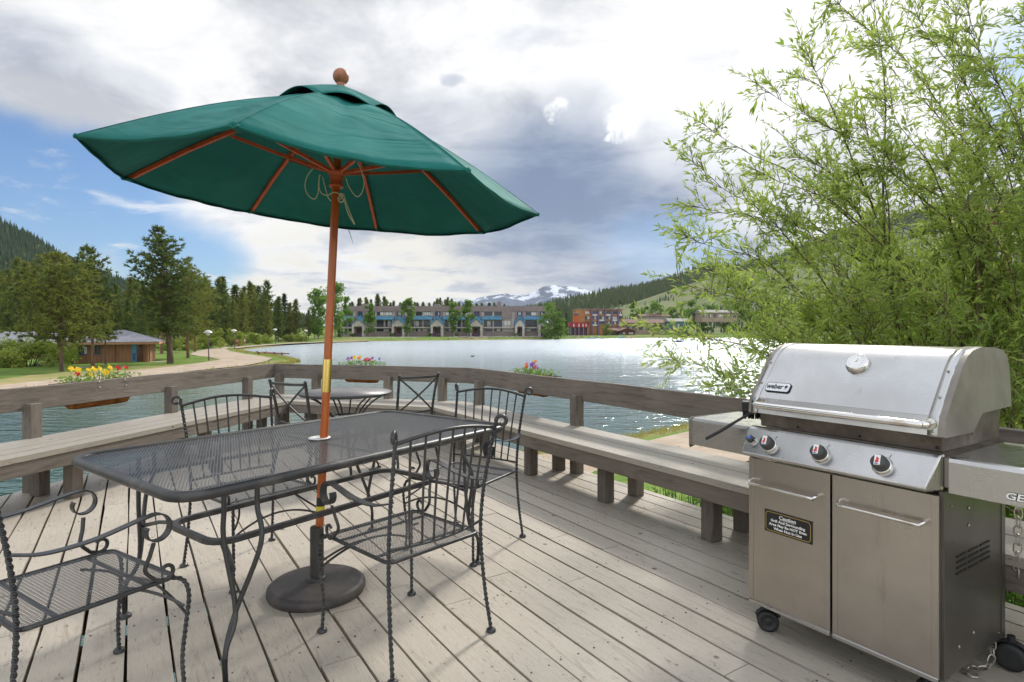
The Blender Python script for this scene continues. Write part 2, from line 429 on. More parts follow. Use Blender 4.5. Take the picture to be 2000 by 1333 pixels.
M['ink'] = mat('white_ink', (.85, .85, .82), .5)
M['redink'] = mat('red_ink', (.65, .05, .06), .5)
M['blueink'] = mat('blue_ink', (.08, .16, .5), .5)
M['gauge'] = mat('gauge_face', (.62, .64, .64), .3)
M['chain'] = mat('zinc_chain', (.45, .42, .37), .38, .9)

# ---------------------------------------------------------------- deck frame of reference
D1 = V(.545, -.839, 0).normalized()       # the boards, the right bench and the grill run along this
N1 = V(.839, .545, 0).normalized()        # outward across the right rail
DROT = math.atan2(D1.y, D1.x)
UL = V(.1977, .980, 0).normalized(); NL = V(.980, -.1977, 0).normalized()     # left rail direction and inward normal
A_ = V(-3.19, 7.83, 0); B_ = V(-.52, 6.99, 0)                                 # outer rail corners
UM = (B_-A_).normalized(); NM = V(-UM.y, UM.x, 0)*-1                           # middle rail, NM points inward
if NM.y > 0: NM = -NM
def line_x(p, d, q, e):
    """intersection of p+t d and q+s e in plan"""
    c = d.x*e.y-d.y*e.x; t = ((q.x-p.x)*e.y-(q.y-p.y)*e.x)/c; return V(p.x+d.x*t, p.y+d.y*t, 0)
def offs(dl, dm, dr):
    """the three rail lines moved inwards by dl, dm, dr; returns start, corner, corner, end"""
    pl = A_+NL*dl; pm = A_+NM*dm; pr = N1*(3.375-dr)
    c1 = line_x(pl, UL, pm, UM); c2 = line_x(pm, UM, pr, D1)
    s = c1-UL*((c1.y+1.6)/UL.y); e = pr+D1*0; e = c2+D1*8.6
    return s, c1, c2, e

def build_deck():
    s, c1, c2, e = offs(-.07, -.07, -.07)
    poly = [(s.x, s.y), (-4.9, -2.2), (4.2, -2.2), (e.x, e.y), (c2.x, c2.y), (c1.x, c1.y)]
    # ccw check
    ar = sum(poly[i-1][0]*poly[i][1]-poly[i][0]*poly[i-1][1] for i in range(len(poly)))
    if ar < 0: poly.reverse()
    ri = Matrix.Rotation(-DROT, 3, 'Z')
    lp = [tuple((ri @ V(x, y, 0)).xy) for x, y in poly]
    ph = (ri @ at(242, 1333, 0)).y
    rr = random.Random(3); pitch = .1545; deck = MB(); y0 = min(p[1] for p in lp); y1 = max(p[1] for p in lp)
    x0 = min(p[0] for p in lp); x1 = max(p[0] for p in lp)
    ph2 = ph - math.ceil((ph-y0)/pitch)*pitch; k = 0
    fixed = {}
    for px, py in ((385, 1180), (1420, 1318), (635, 1300), (880, 1180), (440, 1148), (1140, 1128)):
        q = ri @ at(px, py, 0); fixed.setdefault(int((q.y-ph2)//pitch), []).append(q.x)
    while ph2+k*pitch < y1:
        b = ph2+k*pitch; g = .0075+rr.random()*.0055; cuts = sorted(fixed.get(k, []))
        if not cuts: cuts = [x0+rr.random()*3.6]
        while cuts[0] > x0+1: cuts.insert(0, cuts[0]-3.6)
        while cuts[-1] < x1: cuts.append(cuts[-1]+3.6+rr.choice((0, -1.2, -.6)))
        if cuts[0] > x0: cuts.insert(0, x0-.1)
        for c0, c3 in zip(cuts, cuts[1:]):
            w1 = (rr.random()-.5)*.004; n = 10
            lo = []; hi = []
            for i in range(n+1):
                x = c0+.002+(c3-c0-.004)*i/n
                lo.append((x, b+g+math.sin(i*.9+k)*.0022+w1)); hi.append((x, b+pitch-g*.2+math.sin(i*1.3+k*2)*.0022+w1))
            strip = lo+hi[::-1]
            p = clip_poly(strip, lp)
            if len(p) > 2:
                deck.ca = .02+rr.random()*.96; z = (rr.random()-.5)*.002
                # drop duplicate points
                q = [p[i] for i in range(len(p)) if math.hypot(p[i][0]-p[i-1][0], p[i][1]-p[i-1][1]) > 1e-4]
                deck.prism(q, -.038, z)
        k += 1
    o = deck.build('deck', M['deck'], bevel=.004); o.rotation_euler = (0, 0, DROT); tag(o, 'weathered taupe painted deck boards', kind='structure')
    nl = MB(); rn = random.Random(9)
    def inside(q):
        return all((b[0]-a[0])*(q[1]-a[1])-(b[1]-a[1])*(q[0]-a[0]) > .02 for a, b in zip(lp, lp[1:]+lp[:1]))
    for i in range(16):
        x = x0+.52+i*.61; kk = 0
        while ph2+kk*pitch < y1:
            for o_ in (.034, .118):
                q = (x+rn.gauss(0, .004), ph2+kk*pitch+o_+rn.gauss(0, .005))
                if inside(q) and rn.random() < .93:
                    rad = rn.uniform(.0034, .0048); nl.prism([(q[0]+rad*math.cos(R(a)), q[1]+rad*math.sin(R(a))) for a in range(0, 360, 60)], .0, .0022)
            kk += 1
    o = nl.build('deck_nail_heads', mat('nail_head', (.11, .085, .065), .7)); o.rotation_euler = (0, 0, DROT); tag(o, kind='structure')
    fr = MB()
    for i in range(16):
        x = x0+.5+i*.61
        p = clip_poly([(x, y0), (x+.04, y0), (x+.04, y1), (x, y1)], lp)
        if len(p) > 2: fr.prism(p, -.24, -.042)
    o = fr.build('deck_framing', M['joist']); o.rotation_euler = (0, 0, DROT); tag(o, kind='structure')
    rim = MB()
    s, c1, c2, e = offs(-.035, -.035, -.035)
    for a, b in ((s, c1), (c1, c2), (c2, e)): rim.bar(a+V(0, 0, -.145), b+V(0, 0, -.145), .04, .2)
    tag(rim.build('deck_rim', M['rail']), kind='structure')
build_deck()

def build_rail():
    t = thing('deck_railing', 'low weathered grey-brown wooden railing around the edge of the deck', 'railing', (-.52, 6.99, 0))
    s, c1, c2, e = offs(0, 0, 0); z0, z1 = .645, .83
    for a, b in ((s, c1), (c1, c2), (c2, e)):
        mb = MB(); d = (b-a).normalized(); a2, b2 = a, b
        n = max(2, int((b-a).length/.5)); L = (b-a).length; nn = V(-d.y, d.x, 0)
        vs = []
        for i in range(n+1):
            c = a+d*(L*i/n); w = .002*math.sin(i*1.7+a.x)
            for zz, oo in ((z0+w, .019), (z0+w, -.019), (z1+w*1.5, -.019), (z1+w*1.5, .019)): vs.append(c+nn*oo+V(0, 0, zz))
        fs = [(4*i+k, 4*i+(k+1) % 4, 4*i+4+(k+1) % 4, 4*i+4+k) for i in range(n) for k in range(4)]+[(3, 2, 1, 0), tuple(4*n+k for k in range(4))]
        mb.add(vs, fs)
        o = mb.build('rail_board', M['rail'], t, world=True, bevel=.004, rz=math.atan2(d.y, d.x))
    # posts just inside the boards
    def post(c, inn, rz, z=.70):
        mb = MB(); p = c+inn*.045
        mb.box(-.045, .045, -.045, .045, -.12, z, M=Matrix.Translation(p) @ Matrix.Rotation(rz, 4, 'Z'))
        mb.build('post', M['post'], t, world=True, bevel=.003)
    def on(a, d, px, off):          # point of the line a+td seen at column px
        r = (px-1000)/F; tt = (r*a.y-a.x)/(d.x-r*d.y); return a+d*tt
    al = math.atan2(UL.y, UL.x)
    for px in (54, 327, 477): post(on(c1, UL, px, 0), NL, al)
    post(c1-UL*6.6, NL, al); post(c1+UM*.12, NM, math.atan2(UM.y, UM.x))
    for px in (622, 762, 867): post(on(c1, UM, px, 0), NM, math.atan2(UM.y, UM.x))
    inr = -N1
    for px in (943, 1134): post(on(c2, D1, px, 0), inr, DROT)
    for k in (4.0, 5.9, 7.8): post(c2+D1*k, inr, DROT)
    for px, py in ((190, 746), (191, 757), (240, 742), (243, 753)):
        Y = (on(c1, UL, px, 0)).y; c = atd(px, py, Y)+NL*.02
        bl = MB(); bl.ball(c, .008, 8); bl.build('bolt', M['chain'], t, world=True)
build_rail()

def build_bench(name, label, a0, a1, b0, b1, legs, inward):
    """a: outer back line start/end, b: inner front line start/end (mitred ends)"""
    t = thing('built_in_bench', label, 'bench', ((b0+b1)/2).to_tuple(), 0, 'built-in benches along the railing')
    zb = .43; n = 4; mb = MB(); rr = random.Random(len(label))
    d = (b1-b0).normalized(); back = -inward
    for i in range(n):
        f0, f1 = i/n, (i+1)/n; g = .0035
        def P(f, end, o): 
            q0, q1 = (b0, a0) if end == 0 else (b1, a1); return q0.lerp(q1, f)+back*o
        mb.ca = rr.random()*.9+.05
        pts = [P(f0, 0, g), P(f0, 1, g), P(f1, 1, -g), P(f1, 0, -g)]
        poly = [(p.x, p.y) for p in pts]
        ar = sum(poly[k-1][0]*poly[k][1]-poly[k][0]*poly[k-1][1] for k in range(4))
        if ar < 0: poly.reverse()
        mb.prism(poly, zb-.038, zb+(rr.random()-.5)*.003)
    ca = mb; o = ca.build('seat_boards', M['seat'], t, world=True, bevel=.005, rz=math.atan2(d.y, d.x))
    f = MB(); q0, q1 = b0+back*.03, b1+back*.03
    f.bar(q0+V(0, 0, zb-.038-.052), q1+V(0, 0, zb-.038-.052), .036, .098)
    f.build('fascia', M['rail'], t, world=True, bevel=.003, rz=math.atan2(d.y, d.x))
    f = MB(); q0, q1 = a0-back*.03, a1-back*.03
    f.bar(q0+V(0, 0, zb-.038-.052), q1+V(0, 0, zb-.038-.052), .036, .098)
    f.build('back_fascia', M['rail'], t, world=True)
    for c in legs:
        l = MB(); l.box(-.045, .045, -.045, .045, .001, zb-.041, M=Matrix.Translation(V(c.x, c.y, 0)) @ Matrix.Rotation(math.atan2(d.y, d.x), 4, 'Z'))
        l.build('leg', M['post'], t, world=True, bevel=.003)
    for c in legs[::2]:
        j = MB()
        w = (a0-b0).dot(back); s0 = (c-b0).dot(d)
        p = b0+d*s0+back*.05+d*.066; q = p+back*(w-.1); j.bar(p+V(0, 0, zb-.085), q+V(0, 0, zb-.085), .036, .088)
        j.build('cross_brace', M['rail'], t, world=True)
    return t
so, co1, co2, eo = offs(.045, .045, .045)
si, ci1, ci2, ei = offs(.67, .66, .605)
def legs_from(px_list, z=0): return [at(px, py, 0) for px, py in px_list]
def pair(a, back): return [a, a+back*.31]
Lg = []
for px in (-120, 143, 400, 555):
    r = (px-1000)/F; a = ci1-NL*.17; tt = (r*a.y-a.x)/(UL.x-r*UL.y); Lg += pair(a+UL*tt, -NL)
build_bench('l', 'left built-in deck bench running behind the seats toward the far corner', so, co1, si, ci1, Lg, NL)
Mg = []
for k in (.18, .95, 1.75): Mg += pair(ci1+UM*k-NM*.17, -NM)
build_bench('m', 'short far built-in deck bench behind the round bistro table', co1, co2, ci1, ci2, Mg, NM)
Rg = []
for px in (1037, 1183, 1390):
    r = (px-1000)/F; a = ci2+N1*.19; tt = (r*a.y-a.x)/(D1.x-r*D1.y); Rg += pair(a+D1*tt, N1)
a = ci2+N1*.19
for k in (.25,): Rg += pair(a+D1*k, N1)
for k in (4.7, 6.3): Rg += pair(a+D1*k, N1)
build_bench('r', 'long right built-in deck bench passing behind the gas grill', co2, eo, ci2, ei, Rg, -N1)

# ---------------------------------------------------------------- dining table
TT = V(.595, .804, 0).normalized(); TN = V(.804, -.595, 0).normalized()     # along / across (towards the viewer)
TROT = math.atan2(TT.y, TT.x); TH = .74
TC = V(-.975, 2.93, 0)
def build_table():
    c = (at(624, 857, TH)); c.z = 0
    t = thing('dining_table', 'large rectangular black wrought iron mesh dining table under the green umbrella', 'table', (c.x, c.y, 0), TROT)
    L, Wd = 1.77, 1.01
    poly = rrect(L, Wd, .10, 5)
    # the long sides bow out a little
    mb = MB(); lattice(mb, rrect(L-.02, Wd-.02, .09, 5), R(62.5), 0.0115, .0031, TH-.0045, TH-.0032)
    mb.build('tabletop', M['meshmetal'], t)
    r = MB(); pts = [V(x, y, TH-.012) for x, y in rrect(L, Wd, .10, 6)]
    r.tube(pts, .0185, 8, closed=True, flat=1.05)
    r.bar((-L/2, 0, TH-.016), (L/2, 0, TH-.016), .012, .012); r.bar((0, -Wd/2, TH-.018), (0, Wd/2, TH-.018), .012, .012)
    r.build('rim', M['iron2'], t)
    h = MB(); h.lathe([(.026, TH-.02), (.026, TH+.002), (.054, TH+.002), (.054, TH+.006), (.027, TH+.008), (.026, TH+.006)], 24)
    h.build('umbrella_ring', M['white'], t)
    LX, LY = .70, .44
    for sx in (-1, 1):
        for sy in (-1, 1):
            l = MB(); foot = V(sx*LX, sy*LY, .012)
            # two rods that run together near the ankle and part toward the top
            for tx, ty, bow in ((sx*(LX-.03), sy*(LY-.07), .0), (sx*(LX-.12), sy*(LY+.0), .05)):
                top = V(tx, ty, TH-.02)
                pts = spline([foot, foot+V(-sx*.0, -sy*.0, .12), V(sx*(LX-.05), sy*(LY-.025), .25), V(tx+sx*bow*.3, ty+sy*bow, .50), top+V(0, 0, -.10), top], 6)
                l.tube(pts, .0095, 7)
            l.build('leg', M['iron2'], t)
            g = MB(); g.lathe([(.028, 0), (.028, .01), (.02, .016), (.012, .018)], 14, M=Matrix.Translation((foot.x, foot.y, 0)))
            g.build('foot', M['iron2'], t)
    s = MB(); pts = [V(x, y, .44) for x, y in rrect(2*LX-.16, .42, .09, 5)]
    s.tube(pts, .016, 4, closed=True, up=(0, 0, 1), flat=1.0, smooth=False)
    s.build('stretcher', M['iron2'], t)
    for sx in (-1, 1):
        for sy in (-1, 1):
            b = MB(); p0 = V(sx*(LX-.12), sy*.19, .44); p1 = V(sx*(LX-.05), sy*(LY-.04), .40)
            b.tube([p0, (p0+p1)/2+V(0, 0, .01), p1], .009, 5); b.build('bracket', M['iron2'], t)
    return t
table = build_table()

# ---------------------------------------------------------------- wrought iron armchairs
def scroll(c, u, v, r0, r1, a0, a1, n=16):
    """spiral in plane (u,v) about c from angle a0 to a1 (deg), radius r0 to r1"""
    out = []
    for i in range(n+1):
        t = i/n; a = R(a0+(a1-a0)*t); r = r0+(r1-r0)*t; out.append(c+u*(math.cos(a)*r)+v*(math.sin(a)*r))
    return out
def make_armchair(label, group):
    t = thing('armchair', label, 'chair', (0, 0, 0), 0, group); I = M['iron']
    SZ = .42; hw = .225; X = V(1, 0, 0); Y = V(0, 1, 0); Z = V(0, 0, 1)
    seat = MB(); sp = rrect(.455, .44, .03, 3); lattice(seat, sp, R(60), .0115, .0022, SZ-.0025, SZ-.0015)
    # rolled front edge
    seat.build('seat', M['meshmetal'], t)
    fr = MB(); fr.tube([V(x, y, SZ-.006) for x, y in rrect(.46, .445, .03, 4)], .0085, 6, closed=True)
    fr.bar((-.22, .14, SZ-.012), (.22, .14, SZ-.012), .014, .006); fr.bar((-.22, -.12, SZ-.012), (.22, -.12, SZ-.012), .014, .006)
    fr.build('seat_frame', I, t)
    for s in (-1, 1):
        # back post: foot to scroll, one twisted rod
        post = spline([V(s*.252, -.275, .012), V(s*.242, -.245, .2), V(s*.236, -.228, SZ), V(s*.240, -.245, .62), V(s*.252, -.285, .82), V(s*.258, -.300, .885)], 7)
        u = V(s*.75, -.66, 0).normalized(); c = post[-1]+u*.024+V(0, 0, .010)
        sc = scroll(c, u, Z, .026, .012, 165, -150, 18)
        p = MB(); body = resample(post, .008); p.tube(body, .0088, 4, twist=75, smooth=False)
        p.tube([post[-2], post[-1]]+sc, .0085, 6); p.build('back_post', I, t)
        g = MB(); g.lathe([(.021, 0), (.021, .009), (.017, .014), (.010, .018)], 12, M=Matrix.Translation((s*.252, -.275, 0))); g.build('foot', I, t)
        # front leg
        leg = spline([V(s*.222, .205, SZ-.005), V(s*.236, .245, .395), V(s*.243, .262, .34), V(s*.238, .255, .24), V(s*.232, .245, .12), V(s*.236, .25, .012)], 7)
        l = MB(); l.tube(resample(leg, .008), .0083, 4, twist=75, smooth=False); l.build('leg', I, t)
        g = MB(); g.lathe([(.021, 0), (.021, .009), (.017, .014), (.010, .018)], 12, M=Matrix.Translation((s*.236, .25, 0))); g.build('foot', I, t)
        # arm strap with rolled end
        a = MB(); ax = s*.262
        pts = spline([V(s*.242, -.25, .645), V(ax, -.17, .628), V(ax+s*.008, -.05, .632), V(ax+s*.010, .07, .655), V(ax+s*.008, .13, .664)], 6)
        sc = scroll(V(ax+s*.008, .135, .664-.052), Y, Z, .052, .030, 90, -205, 20)
        path = pts+sc[1:]
        # strap: flat ribbon
        vs = []; n = len(path)
        for i, q in enumerate(path):
            tg = (path[min(i+1, n-1)]-path[max(i-1, 0)]).normalized(); nn = X.cross(tg).normalized()
            w = .015
            for dx, dn in ((-w, -.0025), (w, -.0025), (w, .0025), (-w, .0025)): vs.append(q+X*dx+nn*dn)
        fs = [(4*i+k, 4*i+(k+1) % 4, 4*i+4+(k+1) % 4, 4*i+4+k) for i in range(n-1) for k in range(4)]+[(3, 2, 1, 0), tuple(4*(n-1)+k for k in range(4))]
        a.add(vs, fs, 0, False); a.build('armrest', I, t)
        # arm support with small scroll on the seat corner
        b = MB(); x = ax-s*.005
        up = spline([V(x, .135, .562), V(x-s*.01, .128, .52), V(x-s*.02, .118, .47), V(s*.238, .15, .428)], 6)
        sc = scroll(V(s*.238, .185, .448), Y, Z, .032, .014, 230, 510, 16)
        b.tube(up+sc, .007, 6); b.build('arm_support', I, t)
        # side brace
        c = MB(); c.tube(bez(V(s*.235, .25, .20+.1), V(s*.16, .2, .36), V(s*.14, .08, SZ-.014), 8), .0055, 5); c.build('brace', I, t)
    cb = MB(); cb.tube(bez(V(-.238, .257, .27), V(0, .24, .40), V(.238, .257, .27), 12), .0055, 5); cb.build('brace', I, t)
    # back: arched top rail, lower rail and seven spindles
    def toprail(f): return V(-.256+.512*f, -.292-.030*math.sin(math.pi*f), .868+.032*math.sin(math.pi*f))
    def lowrail(f): return V(-.236+.472*f, -.232-.035*math.sin(math.pi*f), .468-.004*math.sin(math.pi*f))
    r = MB(); r.tube([toprail(i/14) for i in range(15)], .0078, 6); r.build('top_rail', I, t)
    r = MB(); r.tube([lowrail(i/14) for i in range(15)], .0062, 6); r.build('lower_rail', I, t)
    for i in range(1, 8):
        f = i/8; a, b = lowrail(.06+.88*f), toprail(f); mid = (a+b)/2+V(0, .012, -.02)
        s = MB(); s.tube(bez(a, mid, b, 6), .0050, 5); s.build('spindle', I, t)
    return t
CH_G = 'wrought iron armchairs around the dining table'
def face(v): return math.atan2(v[1], v[0])-math.pi/2
chC = make_armchair('black iron armchair nearest the umbrella base, its spindle back toward the viewer', CH_G)
chC.location = (-.462, 2.480, 0); chC.rotation_euler = (0, 0, face((-.735, .68)))
dup(chC, (-1.405, 3.185, 0), face((.78, -.626)), 'black iron armchair beyond the dining table, facing the viewer, beside the left bench')
dup(chC, (-.290, 3.500, 0), face((-.50, -.866)), 'black iron armchair at the far end of the dining table, near the right bench')
dup(chC, (-1.495, 1.985, 0), face((.53, .85)), 'black iron armchair cut off by the left edge, its mesh seat in full view')

# ---------------------------------------------------------------- bistro set
def build_bistro():
    t = thing('bistro_table', 'small round grey-topped bistro table between the two cross-back chairs', 'table', (-1.51, 5.31, 0)); zt = .72
    b = MB(); b.lathe([(.36, zt-.004), (.392, zt-.004), (.392, zt+.001), (.001, zt+.004)], 40); b.build('tabletop', M['bistro'], t)
    r = MB(); r.tube([V(.398*math.cos(a), .398*math.sin(a), zt-.012) for a in [2*math.pi*i/40 for i in range(40)]], .015, 6, closed=True); r.build('rim', M['iron'], t)
    w = MB(); w.tube([V(.12*math.cos(a), .12*math.sin(a), .50) for a in [2*math.pi*i/24 for i in range(24)]], .008, 5, closed=True); w.build('ring', M['iron'], t)
    for k in range(4):
        a = R(25+90*k); c, s = math.cos(a), math.sin(a)
        for da in (-.35, .35):
            c2, s2 = math.cos(a+da), math.sin(a+da)
            l = MB(); l.tube(spline([V(.30*c, .30*s, .012), V(.2*c, .2*s, .22), V(.125*c, .125*s, .42), V(.13*c2, .13*s2, .50), V(.23*c2, .23*s2, .62), V(.36*c2, .36*s2, zt-.02)], 5), .008, 5)
            l.build('leg', M['iron'], t)
        g = MB(); g.lathe([(.02, 0), (.02, .012), (.01, .016)], 10, M=Matrix.Translation((.30*c, .30*s, 0))); g.build('foot', M['iron'], t)
build_bistro()
def make_cross(label):
    t = thing('cross_back_chair', label, 'chair', (0, 0, 0), 0, 'cross-back bistro chairs'); I = M['iron']
    se = MB(); lattice(se, rrect(.42, .40, .05, 4), R(60), .014, .005, .43, .434); se.build('seat', M['meshmetal'], t)
    f = MB(); f.tube([V(x, y, .43) for x, y in rrect(.43, .41, .05, 4)], .010, 6, closed=True); f.build('seat_frame', I, t)
    for s in (-1, 1):
        p = MB(); pts = spline([V(s*.225, -.27, .012), V(s*.205, -.21, .25), V(s*.195, -.19, .43), V(s*.20, -.225, .66), V(s*.215, -.27, .855)], 5)
        p.tube(pts, .0125, 4, up=(0, 1, 0), smooth=False); p.ball(pts[-1]+V(0, 0, .004), .015, 8); p.build('back_post', I, t)
        l = MB(); l.tube(spline([V(s*.20, .18, .43), V(s*.205, .20, .25), V(s*.215, .225, .012)], 5), .011, 4, smooth=False); l.build('leg', I, t)
        for yy, xx in ((-.27, .225), (.225, .215)):
            g = MB(); g.lathe([(.019, 0), (.019, .012), (.01, .016)], 10, M=Matrix.Translation((s*xx, yy, 0))); g.build('foot', I, t)
    def arc(z, y0, hw, dip=-.045, n=10): return [V(hw*(2*i/n-1), y0+dip*math.sin(math.pi*i/n), z) for i in range(n+1)]
    r = MB(); r.tube(arc(.84, -.265, .213), .011, 4, up=(0, 0, 1), smooth=False, flat=1.3); r.build('top_rail', I, t)
    r = MB(); r.tube(arc(.51, -.20, .196), .009, 4, up=(0, 0, 1), smooth=False, flat=1.3); r.build('lower_rail', I, t)
    a, b = arc(.83, -.265, .205), arc(.515, -.20, .19)
    for s in (0, 1):
        pa, pb = (a[0], b[-1]) if s == 0 else (a[-1], b[0])
        c = MB(); m = (pa+pb)/2+V(0, -.035+.004*s, 0); c.tube(bez(pa, m+(m-(pa+pb)/2)*.6, pb, 8), .0105, 4, up=(0, 1, 0), smooth=False, flat=.5); c.build('cross_bar', I, t)
    return t
cr = make_cross('black cross-back iron chair left of the bistro table, seen past the umbrella pole')
cr.location = (-1.70, 5.00, 0); cr.rotation_euler = (0, 0, face((.50, .86)))
dup(cr, (-1.05, 5.66, 0), face((-.67, .74)), 'black cross-back iron chair right of the bistro table, its whole X back visible')

# ---------------------------------------------------------------- umbrella and its base
def build_umbrella():
    b0 = at(617, 1137, .05); Pb = V(b0.x, 2.865, 0); top = atd(666, 170, 2.99)
    ax = (top-V(Pb.x, Pb.y, .05)); axis = ax.normalized()
    def pole(z): return V(Pb.x, Pb.y, .05)+axis*((z-.05)/axis.z)
    bs = thing('umbrella_base', 'round dark domed umbrella stand resting on the deck beside the iron armchair', 'umbrella stand', (Pb.x, Pb.y, 0))
    d = MB(); d.lathe([(.226, 0), (.232, .012), (.230, .034), (.216, .046), (.204, .049), (.200, .047), (.10, .060), (.05, .064)], 64); d.build('disc', M['castiron'], bs)
    d = MB(); d.lathe([(.046, .060), (.046, .068), (.040, .072), (.034, .078)], 32); d.build('collar', M['iron'], bs)
    d = MB(); d.lathe([(.0325, .06), (.0325, .31), (.030, .316), (.024, .316)], 24); d.build('tube', M['castiron'], bs)
    d = MB(); d.tube([V(.03, -.01, .275), V(.062, -.02, .275)], .008, 8); d.ball((.075, -.024, .275), .017, 10); d.build('clamp_knob', M['rubber'], bs)
    u = thing('patio_umbrella', 'large open dark green canvas patio umbrella on an orange varnished wooden pole', 'umbrella', (Pb.x, Pb.y, .1))
    p = MB(); zs = [.10, .30, .7, 1.2, 1.8, 2.2, 2.43]; p.tube([pole(z) for z in zs], .0200, 20); p.build('pole', M['pole'], u, world=True)
    f = MB(); f.tube([pole(z) for z in (.975, 1.13)], .0222, 20); f.tube([pole(z) for z in (.970, .977)], .0235, 20); f.tube([pole(z) for z in (1.126, 1.133)], .0235, 20); f.build('ferrule', M['brass'], u, world=True)
    f = MB(); f.tube([pole(z) for z in (.385, .455)], .0208, 16); f.build('band', M['rubber'], u, world=True)
    f = MB(); f.tube([pole(z) for z in (.388, .412)], .0212, 16); f.build('sticker', M['yellow'], u, world=True)
    # canopy: regular octagon, tips where the photograph shows them
    k = .823; k0 = k
    tips = [V(-2.419, 3.619, 2.219), V(-2.033, 2.702, 2.179), V(-1.115, 2.328, 2.098), V(-.202, 2.715, 2.022), V(.172, 3.637, 1.997), V(-.214, 4.554, 2.036), V(-1.132, 4.928, 2.118), V(-2.045, 4.541, 2.194)]
    tips = [V(0, 0, CH)+(q-V(0, 0, CH))*k for q in tips]
    cen = sum(tips, V(0, 0, 0))/8; nrm = V(.0856, -.0072, .9963).normalized()
    apex = pole(2.485); vr = .30
    # surface: straight ribs from apex to tips, cloth sagging between them
    def surf(i, f, g, sag=1.0):
        """i rib index, f 0..1 toward next rib, g 0 apex .. 1 rim"""
        a, b = tips[i % 8], tips[(i+1) % 8]
        def rib(T, g): 
            q = apex.lerp(T, g); return q+nrm*(.045*math.sin(math.pi*g))
        q = rib(a, g).lerp(rib(b, g), f); w = math.sin(math.pi*f)
        q = q+nrm*(-(.034 if i % 8 == 2 else .022)*sag*w*g**1.3)
        out = (q-(cen+nrm*nrm.dot(q-cen))); 
        q = q-out.normalized()*(.018*w*g)
        e_ = min(1.0, max(.25, (1.06-g)*3)); wr = (math.sin(f*24+i*2.1+g*5)*.006*g+math.sin(f*10+g*8+i)*.010*g+math.sin(g*13+f*6+i*1.7)*.009)*w*e_
        return q+nrm*wr
    c = MB(); NF, NG = 14, 16; grid = {}
    vs = []; fs = []
    for i in range(8):
        for jf in range(NF):
            for g in range(NG+1):
                grid[(i*NF+jf, g)] = len(vs); vs.append(surf(i, jf/NF, .12+.88*g/NG))
    tot = 8*NF
    for a in range(tot):
        for g in range(NG): fs.append((grid[(a, g)], grid[(a, g+1)], grid[((a+1) % tot, g+1)], grid[((a+1) % tot, g)]))
    c.add(vs, fs, 0, True)
    cn = c.build('canopy', M['canvas'], u, world=True); so_ = cn.modifiers.new('s', 'SOLIDIFY'); so_.thickness = .0016; so_.offset = 0
    sm = MB()
    for i in range(8): sm.tube([surf(i, 0, .12+.88*g/12)+nrm*.0015 for g in range(13)], .0032, 5, up=nrm, flat=.6)
    sm.build('seam_piping', M['canvas'], u, world=True)
    # hem: doubled strip hanging inside the rim
    hm = MB(); vs = []; fs = []
    for a in range(tot):
        i, f = a//NF, (a % NF)/NF; q = surf(i, f, 1.0); w = math.sin(a*1.9)*.003
        inn = (cen-q).normalized(); vs += [q, q-nrm*(.007+w*.5)+inn*(.014+.003*math.sin(a*.8))]
    for a in range(tot): b = (a+1) % tot; fs.append((2*a, 2*a+1, 2*b+1, 2*b))
    hm.add(vs, fs, 0, True); h_ = hm.build('hem', M['canvas'], u, world=True); s2 = h_.modifiers.new('s', 'SOLIDIFY'); s2.thickness = .002
    # wind vent cap over the apex
    v = MB(); vs = []; fs = []; NG2 = 6
    for i in range(8):
        for jf in range(NF):
            f = jf/NF
            for g in range(NG2+1):
                gg = .02+.98*g/NG2; w = math.sin(math.pi*f)
                a, b = tips[i], tips[(i+1) % 8]; q = apex.lerp(a, gg*.30).lerp(apex.lerp(b, gg*.30), f)+nrm*(.050+.012*math.sin(math.pi*gg))
                q = q+nrm*(.030*w*gg**2*(1 if i % 2 else .5))-nrm*.018*gg*(1-w)
                vs.append(q)
    for a in range(tot):
        for g in range(NG2):
            b = (a+1) % tot; n1 = NG2+1; fs.append((a*n1+g, a*n1+g+1, b*n1+g+1, b*n1+g))
    v.add(vs, fs, 0, True); vo = v.build('vent_cap', M['canvas'], u, world=True); s3 = vo.modifiers.new('s', 'SOLIDIFY'); s3.thickness = .002
    vm = MB(); vs = []
    for i in range(8):
        for jf in range(4):
            a, b = tips[i], tips[(i+1) % 8]; f = jf/4
            for g in (.235, .15): vs.append(apex.lerp(a, g).lerp(apex.lerp(b, g), f)+nrm*(.012 if g > .2 else .05))
    fs = [(2*a, 2*a+1, 2*((a+1) % 32)+1, 2*((a+1) % 32)) for a in range(32)]
    vm.add(vs, fs, 0, True); vm.build('vent_mesh', M['vent'], u, world=True)
    # hubs
    def Mx(z): return Matrix.Translation(pole(z)) @ axis.to_track_quat('Z', 'Y').to_matrix().to_4x4()
    h = MB(); h.lathe([(.021, -.03), (.034, -.03), (.036, -.022), (.030, -.012), (.030, .012), (.036, .022), (.034, .03), (.044, .034), (.044, .058), (.03, .064), (.021, .064)], 20, M=Mx(2.035)); h.build('runner_hub', M['rib'], u, world=True)
    h = MB(); h.lathe([(.021, -.02), (.042, -.02), (.045, 0), (.042, .024), (.02, .03)], 20, M=Mx(2.41)); h.build('top_hub', M['rib'], u, world=True)
    h = MB(); ft = atd(666, 150, 2.995); h.ball(ft, .041, 24, sc=(1, 1, 1.02)); h.lathe([(.022, -.085), (.022, -.03), (.018, -.02)], 16, M=Matrix.Translation(ft)); h.build('finial', M['finial'], u, world=True)
    hub0 = pole(2.085); hubT = pole(2.405)
